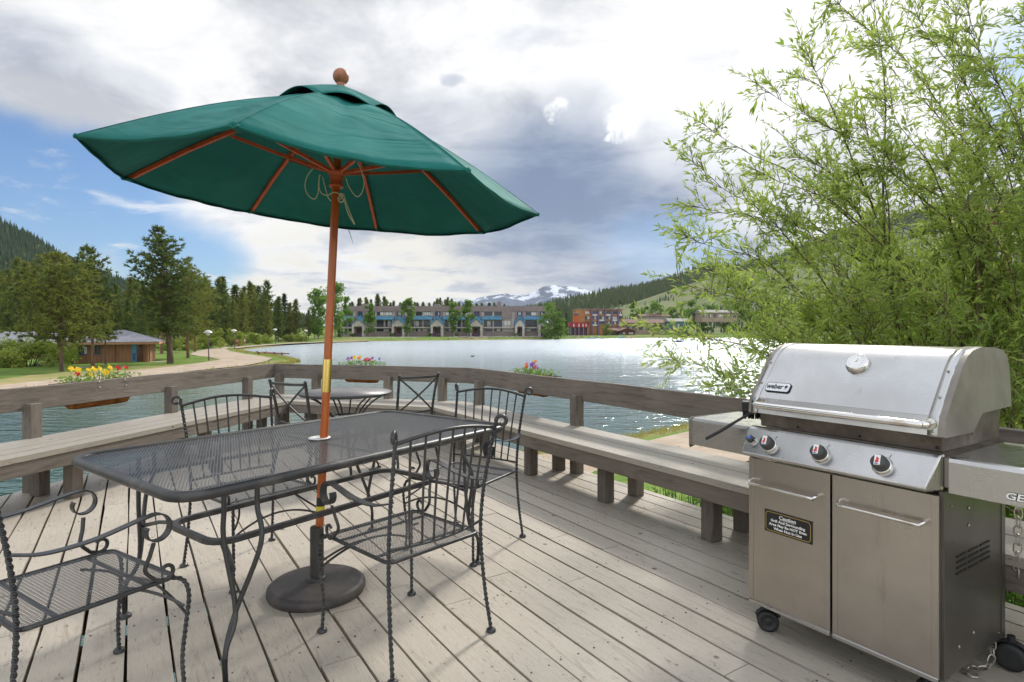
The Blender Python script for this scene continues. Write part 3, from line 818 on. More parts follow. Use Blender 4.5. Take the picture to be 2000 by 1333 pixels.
    for i in range(8):
        T = tips[i]; side = (tips[(i+1) % 8]-tips[i-1]).normalized()
        def ribp(g): return apex.lerp(T, g)+nrm*(.045*math.sin(math.pi*g))-nrm*.020
        r = MB(); pts = [hubT.lerp(ribp(.05), .3)]+[ribp(g) for g in (.10, .3, .5, .7, .90, .965)]
        out = (T-cen).normalized()
        for a, b in zip(pts, pts[1:]): pass
        r.tube(pts, .0125, 4, up=nrm, flat=1.15, smooth=False); r.build('rib', M['rib'], u, world=True, bevel=.001)
        s = MB(); j = ribp(.50)-nrm*.022; j2 = hub0+out*.040
        s.tube([j2, j2.lerp(j, .5)-nrm*.004, j], .0105, 4, up=nrm, flat=1.1, smooth=False); s.build('strut', M['rib'], u, world=True)
        s = MB(); q = ribp(.965); s.tube([q-out*.02-nrm*.004, q+out*.035-nrm*.001], .017, 6, up=nrm, flat=.6); s.build('rib_pocket', M['canvas'], u, world=True)
    # pulley rope looped round the hub
    Yr = pole(2.03).y-.02
    def rp(lst, dy=0): return [atd(x, y, Yr+dy) for x, y in lst]
    for lst in ([(611, 330), (600, 345), (596, 365), (602, 382), (614, 389), (621, 378), (623, 350), (626, 342)],
                [(624, 342), (623, 365), (628, 378), (640, 382), (652, 376), (664, 380), (672, 394)],
                [(630, 346), (636, 370), (642, 388), (652, 395), (661, 392), (668, 384), (672, 380)],
                [(661, 386), (666, 378), (672, 384), (671, 393), (664, 395), (660, 388), (668, 380), (674, 390)],
                [(672, 380), (675, 402), (681, 420), (692, 438)], [(670, 378), (678, 402), (686, 422), (693, 439)],
                [(676, 350), (683, 368), (696, 384), (706, 378), (711, 358), (706, 334), (698, 318)]):
        r = MB(); r.tube(spline(rp(lst, rnd.uniform(-.02, .02)), 5), .0028, 5); r.build('rope', M['rope'], u, world=True)
    s = MB(); Yt = 3.9; a = [atd(681, 449, Yt), atd(685, 462, Yt), atd(690, 477, Yt)]; s.tube(a, [.006, .005, .002], 4, flat=.3); s.build('tie_strap', M['canvas'], u, world=True)
build_umbrella()

# ---------------------------------------------------------------- gas grill
def build_grill():
    G = thing('gas_grill', 'stainless steel gas grill with two cabinet doors and a closed rounded lid', 'grill', (1.031, 2.527, 0), DROT)
    W_ = .718; D_ = .527; zb, zt = .12, .745
    # cabinet
    def part(name, m, fn, parent=None, **k):
        mb = MB(); fn(mb); return mb.build(name, m, parent or G, **k)
    def sidep(mb):
        mb.box(W_-.012, W_, .0, D_, zb, zt)
        # pressed corner rails
        mb.box(W_, W_+.003, .0, .045, zb-.0, zt); mb.box(W_, W_+.003, D_-.03, D_+.004, zb, zt)
    sp = part('side_panel', M['sidepanel'], sidep)
    part('side_panel', M['sidepanel'], lambda mb: mb.box(0, .012, 0, D_, zb, zt))
    part('back_panel', M['sidepanel'], lambda mb: mb.box(.013, W_-.013, D_-.012, D_-.001, zb, zt))
    part('bottom_shelf', M['sidepanel'], lambda mb: mb.box(.013, W_-.013, .02, D_-.013, zb, zb+.02))
    v = MB()
    for c in range(3):
        for r_ in range(4):
            y = .10+c*.10; z = .450+r_*.019; v.box(W_+.0005, W_+.0036, y, y+.082, z, z+.0062)
    v.build('vent_slots', M['black'], sp)
    for y, z in ((.20, .66), (.20, .60), (.12, .20), (.24, .215), (.06, .69), (.47, .15)):
        v = MB(); v.ball((W_+.002, y, z), .0065 if z < .68 and z > .16 else .0035, 8, sc=(.5, 1, 1)); v.build('screw', M['chain'], sp)
    # doors with raised border and bar handle
    for x0, x1, lab in ((.008, .3555, 'left door'), (.3645, .712, 'right door')):
        d = MB(); z0, z1 = zb+.006, zt-.012
        d.box(x0, x1, -.018, 0, z0, z1); 
        do = d.build('door', M['door'], G, bevel=.003, bseg=2)
        b = MB(); w = .020; e = .0022
        Mt_ = Matrix.Translation(((x0+x1)/2, -.018, (z0+z1)/2)) @ Matrix.Rotation(R(90), 4, 'X'); q1 = [(-(x1-x0)/2, -(z1-z0)/2), ((x1-x0)/2, -(z1-z0)/2), ((x1-x0)/2, (z1-z0)/2), (-(x1-x0)/2, (z1-z0)/2)]
        q2 = [(a*(1-2*w/(x1-x0)), c_*(1-2*.008/(z1-z0))) for a, c_ in q1]; vv = [Mt_ @ V(a, c_, h_) for h_ in (0.0002, e) for qq in (q1, q2) for a, c_ in qq]
        b.add(vv, [(8+k, 8+(k+1) % 4, 12+(k+1) % 4, 12+k) for k in range(4)]+[(k, (k+1) % 4, 8+(k+1) % 4, 8+k) for k in range(4)]+[(4+(k+1) % 4, 4+k, 12+k, 12+(k+1) % 4) for k in range(4)])
        b.build('door_trim', M['door'], do, bevel=.0008)
        b = MB(); b.box(x0+.001, x1-.001, -.024, -.0185, z0-.010, z0+.006); b.build('door_lip', M['steel'], do, bevel=.002)
        h = MB(); ha, hb = x0+.016, x1-.040 if x0 < .1 else x1-.036; zz = .632; yo = -.018
        if x0 > .1: ha, hb = x0+.030, x1-.034
        pts = [V(ha, yo, zz+.012), V(ha+.002, yo-.022, zz+.008), V(ha+.012, yo-.034, zz), V(ha+.03, yo-.036, zz)]
        pts2 = [V(hb-.03, yo-.036, zz), V(hb-.012, yo-.034, zz), V(hb-.002, yo-.022, zz+.008), V(hb, yo, zz+.012)]
        h.tube(spline(pts+pts2, 4), .0065, 10); h.build('handle', M['chrome'], do)
    # warning plaque
    pl = MB(); px0, px1, pz0, pz1 = .083, .287, .442, .532; y = -.0195
    pl.box(px0, px1, y-.0015, y, pz0, pz1); po = pl.build('plaque', M['black'], G)
    fr = MB(); cx, cz = (px0+px1)/2, (pz0+pz1)/2
    Mp = Matrix.Translation((cx, y-.0016, cz)) @ Matrix.Rotation(R(90), 4, 'X')
    outer = rrect(.194, .080, .014, 6); inner = rrect(.188, .074, .011, 6); n = len(outer)
    fr.add([Mp @ V(a, b, .0003) for a, b in outer]+[Mp @ V(a, b, .0003) for a, b in inner], [(i, (i+1) % n, n+(i+1) % n, n+i) for i in range(n)])
    fr.build('gold_border', M['gold'], po)
    tx = MB()
    for s_, z_, sz in (('Caution', .024, .021), ('Grill And Surrounding', .0055, .0152), ('Area May Be HOT Even', -.0105, .0152), ('When Not In Use', -.0265, .0152)):
        text_mb(tx, s_, sz, Mp @ Matrix.Translation((0, z_, .0006)), ext=.0003, bold=.0004, sx=1.08)
    tx.add([Mp @ V(*q) for q in ((-.034, .0150, .0006), (.034, .0150, .0006), (.034, .0142, .0006), (-.034, .0142, .0006))], [(0, 1, 2, 3)])
    tx.build('lettering', M['ink'], po)
    # control panel
    prof = [(.022, .868), (-.004, .866), (-.016, .858), (-.076, .768), (-.078, .757), (-.068, .750), (.012, .746)]
    cp = MB(); xa, xb = .002, W_-.002; vs = []
    ins = [0, 0, .004, .018, .020, .018, 0]
    for x, s in ((xa, 1), (xb, -1)):
        for (yy, zz), i_ in zip(prof, ins): vs.append(V(x+(s*i_ if x == xb else s*i_*.5), yy, zz))
    n = len(prof); fs = [tuple(range(n))[::-1], tuple(range(n, 2*n))]+[(i, (i+1) % n, n+(i+1) % n, n+i) for i in range(n)]
    cp.add(vs, fs); cpo = cp.build('control_panel', M['steel'], G, bevel=.006, bseg=3)
    pn = V(0, -(.858-.768), -(.076-.016)).normalized()          # outward normal of the sloping face
    pn = V(0, -.090, .060).normalized()
    def face_pt(x, z): 
        f = (.858-z)/.09; return V(x, -.016-.060*f, z)
    Q = pn.to_track_quat('Z', 'Y').to_matrix().to_4x4()
    for x, r_ in ((.127, 1), (.340, 1), (.556, 1)):
        Mk = Matrix.Translation(face_pt(x, .806)) @ Q
        b = MB(); b.lathe([(.034, 0), (.034, .004), (.031, .008), (.031, .013), (.028, .013)], 28, M=Mk); bo = b.build('knob_bezel', M['chrome'], cpo)
        b = MB(); b.lathe([(.028, .009), (.0275, .026), (.0255, .040), (.021, .045), (.004, .047)], 24, M=Mk); ko = b.build('knob', M['knob'], bo)
        s_ = MB(); 
        s_.box(-.0095, .0095, -.017, .020, .0452, .0478, M=Mk @ Matrix.Rotation(R(8), 4, 'Z')); s_.build('sticker', M['ink'], ko)
        s_ = MB(); Ms = Mk @ Matrix.Rotation(R(8), 4, 'Z')
        s_.prism([(-.006, -.009), (-.002, -.011), (.003, -.008), (.006, -.010), (.0045, 0), (.006, .006), (.002, .009), (-.001, .013), (-.004, .008), (-.003, .002), (-.0065, -.002)], .0479, .0483, M=Ms)
        s_.build('red_mark', M['redink'], ko)
        s_ = MB(); s_.box(-.008, .004, -.0155, -.0118, .0479, .0483, M=Ms); s_.build('blue_mark', M['blueink'], ko)
        s_ = MB(); s_.box(-.0008, .0008, .037, .050, .0002, .001, M=Mk @ Matrix.Rotation(R(-20), 4, 'Z')); s_.build('tick_mark', M['black'], cpo)
    Mk = Matrix.Translation(face_pt(.044, .812)) @ Q
    b = MB(); b.lathe([(.019, 0), (.019, .008), (.016, .012)], 20, M=Mk); b.build('igniter_bezel', M['chrome'], cpo)
    b = MB(); b.lathe([(.0155, .01), (.0155, .028), (.013, .031), (.008, .031)], 20, M=Mk); io = b.build('igniter_button', M['knob'], cpo)
    b = MB(); b.lathe([(.0085, .031), (.0085, .035), (.002, .036)], 16, M=Mk); b.build('igniter_cap', M['blueink'], cpo)
    # firebox
    fb = MB(); prof = [(.030, .868), (.024, .930), (.23, .930), (.278, .968), (.310, .988), (.535, .988), (.515, .868)]
    vs = []; x0, x1 = .030, W_-.012
    for x, k_ in ((x0, 0), (x1, 0)):
        for yy, zz in prof: vs.append(V(x, yy, zz))
    n = len(prof); fb.add(vs, [tuple(range(n))[::-1], tuple(range(n, 2*n))]+[(i, (i+1) % n, n+(i+1) % n, n+i) for i in range(n)])
    fb.build('firebox', M['firebox'], G, bevel=.004)
    for x in (.20, .44, .69): v = MB(); v.ball((x, .0265, .885), .005, 8); v.build('screw', M['black'], G)
    # lid
    lp = [(.002, .926), (.006, .960), (.014, .992), (.060, 1.050), (.104, 1.104), (.142, 1.150), (.180, 1.183), (.225, 1.203), (.305, 1.214), (.42, 1.211), (.49, 1.202), (.535, 1.180), (.557, 1.141), (.570, 1.06), (.578, .990), (.308, .988), (.278, .967), (.228, .928)]
    def shell(x0, x1, grow, m, name, closed=True, **k):
        mb = MB(); cy, cz = .28, 1.05; vs = []
        for x in (x0, x1):
            for yy, zz in lp: 
                d = V(0, yy-cy, zz-cz); d = d.normalized()*grow; vs.append(V(x, yy+d.y, zz+d.z))
        n = len(lp); fs = [(i, (i+1) % n, n+(i+1) % n, n+i) for i in range(n)]
        mb.add(vs, fs, 0, False)
        if closed: mb.add(vs[:n], [tuple(range(n))[::-1]]); mb.add(vs[n:], [tuple(range(n))])
        for i in range(2, 14): mb.sm[i] = True
        return mb.build(name, m, G, **k)
    lid = shell(.006, W_-.014, 0, M['steel'], 'lid')
    # smooth sheet for the curved front: subdivided copy just proud of the shell
    fine = spline([V(0, a, b) for a, b in lp[2:15]], 5); sh = MB(); vs = []; NX = 2
    for x in (.032, W_-.044):
        for q in fine: 
            d = V(0, q.y-.28, q.z-1.05).normalized()*.003; vs.append(V(x, q.y+d.y, q.z+d.z))
    n = len(fine); sh.add(vs, [(i+1, i, n+i, n+i+1) for i in range(n-1)], 0, True); sh.build('lid_skin', M['steel'], lid)
    for x0, x1 in ((.006, .034), (W_-.046, W_-.014)):
        mb = MB(); vs = []
        fl = spline([V(0, a, b) for a, b in lp[0:15]], 4)
        for x in (x0, x1):
            for q in fl: d = V(0, q.y-.28, q.z-1.05).normalized()*.0055; vs.append(V(x, q.y+d.y, q.z+d.z))
        n = len(fl); mb.add(vs, [(i+1, i, n+i, n+i+1) for i in range(n-1)], 0, True)
        so_ = mb.build('lid_trim', M['steel'], lid); mo = so_.modifiers.new('s', 'SOLIDIFY'); mo.thickness = .003
        b = MB(); xm = (x0+x1)/2
        for yy, zz in ((.008, .944), (.062, 1.052), (.128, 1.134)):
            d = V(0, yy-.28, zz-1.05).normalized()*.009; b.ball((xm, yy+d.y, zz+d.z), .0052, 8)
        b.build('bolt', M['chain'], lid)
    for x0, x1 in ((-.006, .007), (W_-.015, W_+.006)):
        e = shell(x0, x1, .006, M['endcap'], 'lid_end_cap', bevel=.003)
        e.parent = lid
    # lid handle
    h = MB(); zz = .966; pts = [V(.052, .004, zz), V(.054, -.030, zz), V(.064, -.046, zz), V(.084, -.052, zz), V(.35, -.053, zz), V(.645, -.052, zz), V(.668, -.046, zz), V(.678, -.030, zz), V(.680, .006, zz)]
    h.tube(spline(pts, 5), .0135, 14); ho = h.build('lid_handle', M['chrome'], lid)
    for x in (.052, .680):
        b = MB(); b.tube([V(x, -.010, zz), V(x, .012, zz)], .021, 20); b.build('handle_flange', M['chrome'], ho)
    # badge and gauge sit on the slope
    def slope(x, z):
        for (a, b), (c, d) in zip(lp[1:8], lp[2:9]):
            if b <= z <= d:
                f = (z-b)/(d-b); nn = V(0, -(d-b), (c-a)).normalized(); return V(x, a+(c-a)*f, z)+nn*.0045, nn
        return V(x, .1, z), V(0, -1, 0)
    def frame(x, z):
        p, nn = slope(x, z); Yv = (V(0, 0, 1)-nn*nn.z).normalized(); Xv = Yv.cross(nn)
        m = Matrix((Xv, Yv, nn)).transposed().to_4x4(); m.translation = p; return m
    Mb = frame(.103, 1.034)
    b = MB(); b.prism(rrect(.110, .046, .011, 5), 0, .0035, M=Mb); bo = b.build('badge', M['black'], lid)
    b = MB(); b.prism(rrect(.104, .040, .009, 5), .0035, .0045, M=Mb); b.build('badge_plate', M['plate'], bo)
    b = MB(); text_mb(b, 'weber', .034, Mb @ Matrix.Translation((-.0125, .0015, .0049)), ext=.0003, bold=.0009, sx=.84)
    Ml = Mb @ Matrix.Translation((.037, .001, .0046)) @ Matrix.Diagonal((1.4, 1.4, 1, 1))
    b.prism([(.0052*math.cos(R(a)), .0045*math.sin(R(a))+.002) for a in range(0, 360, 30)], 0, .0006, M=Ml)
    b.prism([(-.0045, -.0085), (-.0033, -.0085), (.0012, -.002), (0, -.002)], 0, .0006, M=Ml); b.prism([(.0033, -.0085), (.0045, -.0085), (0, -.002), (-.0012, -.002)], 0, .0006, M=Ml)
    b.build('badge_lettering', M['black'], bo)
    Mg = frame(.383, 1.143) @ Matrix.Diagonal((1.17, 1.17, 1.1, 1))
    b = MB(); b.lathe([(.038, 0), (.037, .010), (.033, .018), (.027, .021), (.0255, .0195)], 32, M=Mg); go = b.build('thermometer', M['chrome'], lid)
    b = MB(); b.lathe([(.0260, .0185), (.0260, .0192)], 28, M=Mg); b.build('gauge_face', M['gauge'], go)
    b = MB(); b.add([Mg @ V(*q) for q in ((-.0015, -.004, .0196), (.0015, -.004, .0196), (.006, .013, .0196))], [(0, 1, 2)])
    for k in range(11):
        a = R(225-27*k); c, s = math.cos(a), math.sin(a)
        b.add([Mg @ V(c*r_-s*w, s*r_+c*w, .0196) for r_, w in ((.020, -.0006), (.0235, -.0006), (.0235, .0006), (.020, .0006))], [(0, 1, 2, 3)])
    b.build('dial_marks', M['black'], go)
    # side tables
    def table_(x0, x1, y0, y1, name, flip):
        mb = MB(); zt_ = .862 if not flip else .848; dr = .118 if not flip else .135; r_ = .016
        pf = [(y0, zt_-dr), (y0, zt_-r_), (y0+.004, zt_-.004), (y0+r_, zt_), (y1-r_, zt_), (y1, zt_-r_), (y1, zt_-.05)]
        vs = []
        for x in (x0, x1):
            for yy, zz in pf: vs.append(V(x, yy, zz))
        n = len(pf); mb.add(vs, [(i+1, i, n+i, n+i+1) for i in range(n-1)], 0, False)
        o = mb.build(name, M['steel'], G); s_ = o.modifiers.new('s', 'SOLIDIFY'); s_.thickness = .003; s_.offset = -1
        bb = o.modifiers.new('b', 'BEVEL'); bb.width = .003; bb.segments = 2; bb.limit_method = 'ANGLE'; bb.angle_limit = R(30)
        return o
    rt = table_(W_+.012, W_+.44, .006, .50, 'side_shelf', False)
    b = MB(); Mt = Matrix.Translation((W_+.23, .003, .772)) @ Matrix.Rotation(R(90), 4, 'X')
    text_mb(b, 'GENESIS', .030, Mt, ext=.0012, bold=.0007, sx=1.25, shear=.15); b.build('lettering', M['ink'], rt)
    b = MB(); text_mb(b, 'GENESIS', .030, Mt @ Matrix.Translation((0, -.0004, -.0012)), ext=.001, bold=.0019, sx=1.25, shear=.15); b.build('lettering_outline', M['black'], rt)
    b = MB(); b.box(W_-.001, W_+.012, .012, .48, .76, .855); b.build('shelf_bracket', M['endcap'], rt)
    lt = table_(-.385, -.012, .085, .47, 'folding_shelf', True)
    mb = MB()   # rounded end frame of the left shelf
    pf = [(.082, .712), (.082, .836), (.088, .848), (.10, .852), (.40, .852), (.455, .846), (.475, .83), (.475, .78)]
    n = len(pf); vs = [V(-.385, a, b_) for a, b_ in pf]+[V(-.408, a+.008 if a < .2 else a-.02, b_-.006) for a, b_ in pf]+[V(-.414, a+.022 if a < .2 else a-.05, b_-.02) for a, b_ in pf]
    fs = [(j*n+i, j*n+i+1, (j+1)*n+i+1, (j+1)*n+i) for j in range(2) for i in range(n-1)]; fs.append(tuple(2*n+i for i in range(n)))
    mb.add(vs, fs, 0, False); e = mb.build('shelf_end_frame', M['endcap'], lt); s_ = e.modifiers.new('s', 'SOLIDIFY'); s_.thickness = .004
    # casters
    for x, y, sc, rz in ((.060, .035, .90, -50), (.66, .05, .84, -20), (.05, .48, .84, 10), (.735, .545, 1.05, 98)):
        Mc = Matrix.Translation((x, y, 0)) @ Matrix.Rotation(R(rz), 4, 'Z') @ Matrix.Diagonal((sc, sc, sc, 1))
        co = MB(); co.box(-.012, .012, -.020, .020, .085, .100, M=Mc); co.lathe([(.012, .09), (.012, .125/sc)], 10, M=Mc)
        hood = [V(0, .052*math.cos(R(a)), .048+.052*math.sin(R(a))) for a in range(20, 161, 20)]
        for xx in (-1,): co.tube([Mc @ q for q in hood], .009, 6)
        c0 = co.build('caster', M['rubber'], G)
        for sx in (-1, 1):
            w = MB(); Mw = Mc @ Matrix.Translation((sx*.021, 0, .048)) @ Matrix.Rotation(R(90), 4, 'Y')
            w.lathe([(.030, -.011), (.044, -.011), (.048, -.006), (.048, .006), (.044, .011), (.030, .011), (.028, .007), (.010, .009), (.008, .011)], 28, M=Mw); w.build('wheel', M['rubber'], c0)
    return G
build_grill()
GM = Matrix.Translation((1.031, 2.527, 0)) @ Matrix.Rotation(DROT, 4, 'Z')
def build_brush():
    t = thing('grill_brush', 'black long-handled grill brush lying on the left side shelf of the grill', 'brush', tuple(GM @ V(-.06, .16, .85)), DROT)
    I = GM
    h = MB(); p = [V(-.198, -.045, .783), V(-.15, -.01, .820), V(-.09, .035, .872), V(-.035, .075, .918)]
    pts = spline([I @ q for q in p], 5); h.tube(pts, [.0125]*9+[.010]*(len(pts)-9), 8, flat=.6); h.build('handle', M['rubber'], t, world=True)
    b = MB(); Mx = I @ Matrix.Translation((-.040, .105, .925)) @ Matrix.Rotation(R(36), 4, 'Z')
    b.box(-.062, .040, -.032, .032, -.010, .034, M=Mx); b.build('head', M['rubber'], t, world=True, bevel=.004)
    b = MB(); rr = random.Random(5)
    for i in range(110):
        x, y = rr.uniform(-.056, .034), rr.uniform(-.028, .028); b.bar(Mx @ V(x, y, -.004), Mx @ V(x+rr.uniform(-.006, .006), y+rr.uniform(-.006, .006), -.042), .0022, .0022)
    b.build('bristles', M['black'], t, world=True)
build_brush()
def link_chain(name, label, pts, L=.030, w=.011, r=.0028):
    t = thing(name, label, 'chain', tuple(pts[0])); k = 0
    P = resample(pts, L*.78)
    for a, b in zip(P, P[1:]):
        d = (b-a).normalized(); side = d.cross(V(.3, .9, .2)).normalized(); 
        if k % 2: side = d.cross(side).normalized()
        c = (a+b)/2; n = 12; ring = []
        for i in range(n):
            th = 2*math.pi*i/n; ring.append(c+d*(L/2*math.copysign(abs(math.cos(th))**.7, math.cos(th)))+side*(w*math.copysign(abs(math.sin(th))**.7, math.sin(th))))
        m = MB(); m.tube(ring, r, 5, closed=True); m.build('link', M['chain'], t, world=True); k += 1
link_chain('chain', 'metal link chain hanging below the right shelf of the grill', [GM @ V(.755, .535, .74), GM @ V(.758, .54, .55), GM @ V(.752, .545, .36)], L=.042, w=.013, r=.0030)
link_chain('chain', 'loose metal chain lying on the deck beside the rear grill wheel', [GM @ V(.70, .47, .11), GM @ V(.705, .46, .05), GM @ V(.69, .44, .008), GM @ V(.65, .40, .008), GM @ V(.66, .34, .008), GM @ V(.69, .37, .008)], L=.034, w=.011, r=.0026)

# ---------------------------------------------------------------- the land, the lake, the hills
WZ = -2.5
def wp(px, py, z=WZ): p = at(px, py, z); return (p.x, p.y)
SHORE = [wp(0, 786), wp(150, 765), wp(300, 748), wp(440, 730), wp(520, 718), wp(590, 708.5), wp(575, 703.5), wp(552, 699), wp(520, 694.5), wp(487, 690), wp(466, 686.5),
         wp(482, 683), wp(520, 679), wp(560, 674.6), wp(600, 671.6), wp(660, 668.6), wp(740, 666.8), wp(830, 665.6), wp(920, 664.8), wp(1010, 663.8), wp(1080, 662.8),
         wp(1140, 662), wp(1190, 661.4), (64, 277), (85, 284), (112, 280), (104, 235), (84, 180), (55, 115), (46, 88), (36, 62), (27, 45), (19, 36), (12.5, 29),
         wp(1350, 828), wp(1290, 841), wp(1240, 851), wp(1180, 862), wp(1110, 871), wp(1020, 881), (-1.2, 14), (-2.6, 10.5), (-3.2, 7), (-3.6, 2), (-5, -.5), (-12, -7), (-34, -9), (-36, 8), (-31, 20)]
SH = np.array(SHORE)
def shore_dist(P):
    """signed distance to the shore: positive on land"""
    a = SH; b = np.roll(SH, -1, 0); d = np.full(len(P), 1e9); ins = np.zeros(len(P), bool)
    for i in range(len(a)):
        e = b[i]-a[i]; w = P-a[i]; t = np.clip((w@e)/(e@e), 0, 1)
        d = np.minimum(d, np.hypot(*(w-t[:, None]*e).T))
        c = ((a[i, 1] > P[:, 1]) != (b[i, 1] > P[:, 1])); xx = a[i, 0]+(P[:, 1]-a[i, 1])/(e[1] if e[1] else 1e-9)*e[0]
        ins ^= c & (P[:, 0] < xx)
    return np.where(ins, -d, d)
def sstep(x, a, b): t = np.clip((x-a)/(b-a), 0, 1); return t*t*(3-2*t)
def ground_h(P):
    P = np.atleast_2d(np.array(P, float)); d = shore_dist(P); X, Y = P[:, 0], P[:, 1]
    far = sstep(Y, 165, 205)*sstep(X, -95, -60)
    plateau = .30+.75*far+.25*sstep(X, 40, 60)
    bank = np.where(d > 0, sstep(d, -.4, 2.2)*plateau, -np.minimum(-d*.35, 1.6))
    h = WZ+bank
    n = .839*X+.545*Y
    near = sstep(d, 1.5, 6)*(1-sstep(n, 4.2, 11))*(X > -2)
    h = h+near*1.25
    # gentle rise of the land behind the buildings and to the left
    r = np.hypot(X, Y)
    h = h+sstep(d, 12, 90)*sstep(X, -60, -120)*1.2+sstep(Y, 300, 700)*6
    h = h+np.where(d > 3, .05*np.sin(X*.5)*np.cos(Y*.37), 0)
    return h
def gh(x, y): return float(ground_h([(x, y)])[0])
def build_ground():
    az = np.concatenate([np.linspace(-180, -62, 24, endpoint=False), np.linspace(-62, 62, 300), np.linspace(62, 180, 24)[1:-1]])
    rr_ = np.concatenate([[.0], np.geomspace(1.5, 30, 60), np.geomspace(30.5, 330, 150)[0:], np.geomspace(345, 14000, 24)])
    na, nr = len(az), len(rr_); A, Rr = np.meshgrid(np.radians(az), rr_)
    P = np.stack([np.sin(A)*Rr, np.cos(A)*Rr], -1).reshape(-1, 2); h = ground_h(P)
    me = bpy.data.meshes.new('ground'); vs = np.column_stack([P, h])
    idx = np.arange(nr*na).reshape(nr, na); a = idx[:-1]; b = idx[1:]
    f = np.stack([a, np.roll(a, -1, 1), np.roll(b, -1, 1), b], -1).reshape(-1, 4)
    me.from_pydata(vs.tolist(), [], f.tolist()); me.polygons.foreach_set('use_smooth', [True]*len(f)); me.update()
    def fn(N, p, tc):
        o = tc.outputs['Object']; g = N.noise(o, .35, 6, .6); g2 = N.noise(o, 3.0, 5, .7); g3 = N.noise(o, .06, 5, .6)
        c = N.mix(N.ramp(g, .35, .65), (.10, .18, .03), (.15, .235, .045))
        c = N.mix(N.ramp(g3, .50, .62), c, (.24, .23, .09))
        c = N.mix(N.ramp(g2, .50, .70, 0, .7), c, (.26, .23, .09)); c = N.mix(N.ramp(N.noise(o, 1.1, 5, .65), .55, .68, 0, .6), c, (.06, .115, .018))
        x, y, z = N.xyz(o)
        c = N.mix(N.math('MULTIPLY', N.ramp(z, -2.24, -2.36), .85), c, N.mix(g2, (.30, .24, .11), (.18, .17, .06)))
        c = N.mix(N.ramp(z, -2.44, -2.56), c, (.07, .06, .04))
        N.set(p.inputs['Base Color'], c); bump(N, p, g2, .6, .08)
    m = mat('ground_grass', rough=.95, spec=.1, fn=fn); me.materials.append(m)
    o = bpy.data.objects.new('ground', me); COL.objects.link(o); tag(o, kind='structure')
build_ground()
def build_water():
    mb = MB(); n = 48; Rw = 330
    mb.add([V(-130, -12, WZ), V(130, -12, WZ), V(130, 330, WZ), V(-130, 330, WZ)], [(0, 1, 2, 3)])
    def fn(N, p, tc):
        o = tc.outputs['Object']
        a = N.noise(N.map(o, scale=(.55, 1.15, 1), rot=(0, 0, .2)), 1.5, 2, .45, .5); b = N.noise(N.map(o, scale=(1, 1.7, 1)), 5, 2, .5, .3)
        c = N.noise(N.map(o, scale=(.06, .25, 1)), .9, 4, .6)
        x, y, z = N.xyz(o); N.set(p.inputs['Base Color'], N.mix(N.ramp(y, 18, 95, 0, 1, False), N.mix(c, (.035, .09, .085), (.07, .14, .125)), (.50, .56, .60)))  # glare of the far water painted in: colour and metallic turn silver with distance
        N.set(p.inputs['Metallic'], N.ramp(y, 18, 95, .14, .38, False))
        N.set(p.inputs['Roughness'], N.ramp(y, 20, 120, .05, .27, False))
        far = N.noise(N.map(o, scale=(.25, 1.0, 1)), .55, 5, .7, .5); far2 = N.noise(N.map(o, scale=(.10, .5, 1), loc=(3, 1, 0)), .22, 4, .65, .4)
        h = N.math('ADD', N.math('MULTIPLY', a, 2.2), N.math('MULTIPLY', b, .5))
        h = N.math('ADD', h, N.math('ADD', N.math('MULTIPLY', far, N.ramp(y, 20, 120, 1.5, 14.0, False)), N.math('MULTIPLY', far2, N.ramp(y, 60, 200, .0, 30.0, False))))
        bump(N, p, h, 1.0, .065)
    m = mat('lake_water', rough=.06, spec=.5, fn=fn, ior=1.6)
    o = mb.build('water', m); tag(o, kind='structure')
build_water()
sand_m = mat('sand_path', rough=.95, spec=.1, fn=varied((.47, .385, .30), (.38, .30, .225), .8, 6, .4, .02, c3=(.27, .21, .14), s3=2.5))
def flat_poly(pts, z, name, m, **k):
    mb = MB(); vs = [V(x, y, z) for x, y in pts]; mb.add(vs, [tuple(range(len(vs)))])
    o = mb.build(name, m); bm = bmesh.new(); bm.from_mesh(o.data); bmesh.ops.triangulate(bm, faces=bm.faces[:])
    bm.normal_update()
    for f in bm.faces:
        if f.normal.z < 0: f.normal_flip()
    bm.to_mesh(o.data); bm.free(); tag(o, **k); return o
PZ = WZ+.36
flat_poly([wp(x, y, PZ) for x, y in [(-160, 768), (0, 753), (130, 738), (250, 725), (330, 717), (400, 707.5), (432, 702.5), (405, 697.5), (372, 693), (378, 687), (412, 681.5), (436, 678.6), (452, 677.8), (440, 682.2), (452, 686.5), (478, 691.5), (512, 696), (532, 700), (520, 706), (480, 714), (380, 724), (250, 741), (100, 760), (-160, 798)]], PZ, 'path', sand_m, kind='structure')
flat_poly([wp(x, y, PZ+.01) for x, y in [(446, 679), (500, 674.2), (560, 670.4), (640, 667.0), (720, 665.0), (720, 665.6), (640, 668.0), (562, 671.8), (505, 675.8), (462, 680.5)]], PZ+.01, 'path', sand_m, kind='structure')
flat_poly([wp(x, y, WZ+.35) for x, y in [(1010, 892), (1100, 884), (1200, 874), (1262, 862), (1330, 846), (1400, 832), (1500, 806), (1620, 790), (1760, 800), (1700, 850), (1560, 880), (1440, 905), (1340, 915), (1260, 928), (1120, 935), (1000, 930)]], WZ+.35, 'path', sand_m, kind='structure')
flat_poly([wp(x, y, PZ-.02) for x, y in [(-160, 752), (0, 741), (60, 733), (130, 727.5), (200, 724), (262, 721.5), (330, 715), (395, 709), (420, 704.5), (440, 701), (432, 704), (400, 709), (330, 719), (250, 727), (130, 740), (0, 755), (-160, 770)]], PZ-.02, 'dirt_margin', mat('dry_dirt', rough=.95, spec=.1, fn=varied((.36, .28, .15), (.25, .25, .09), .5, 6, .4, .02, .42, .58)), kind='structure')
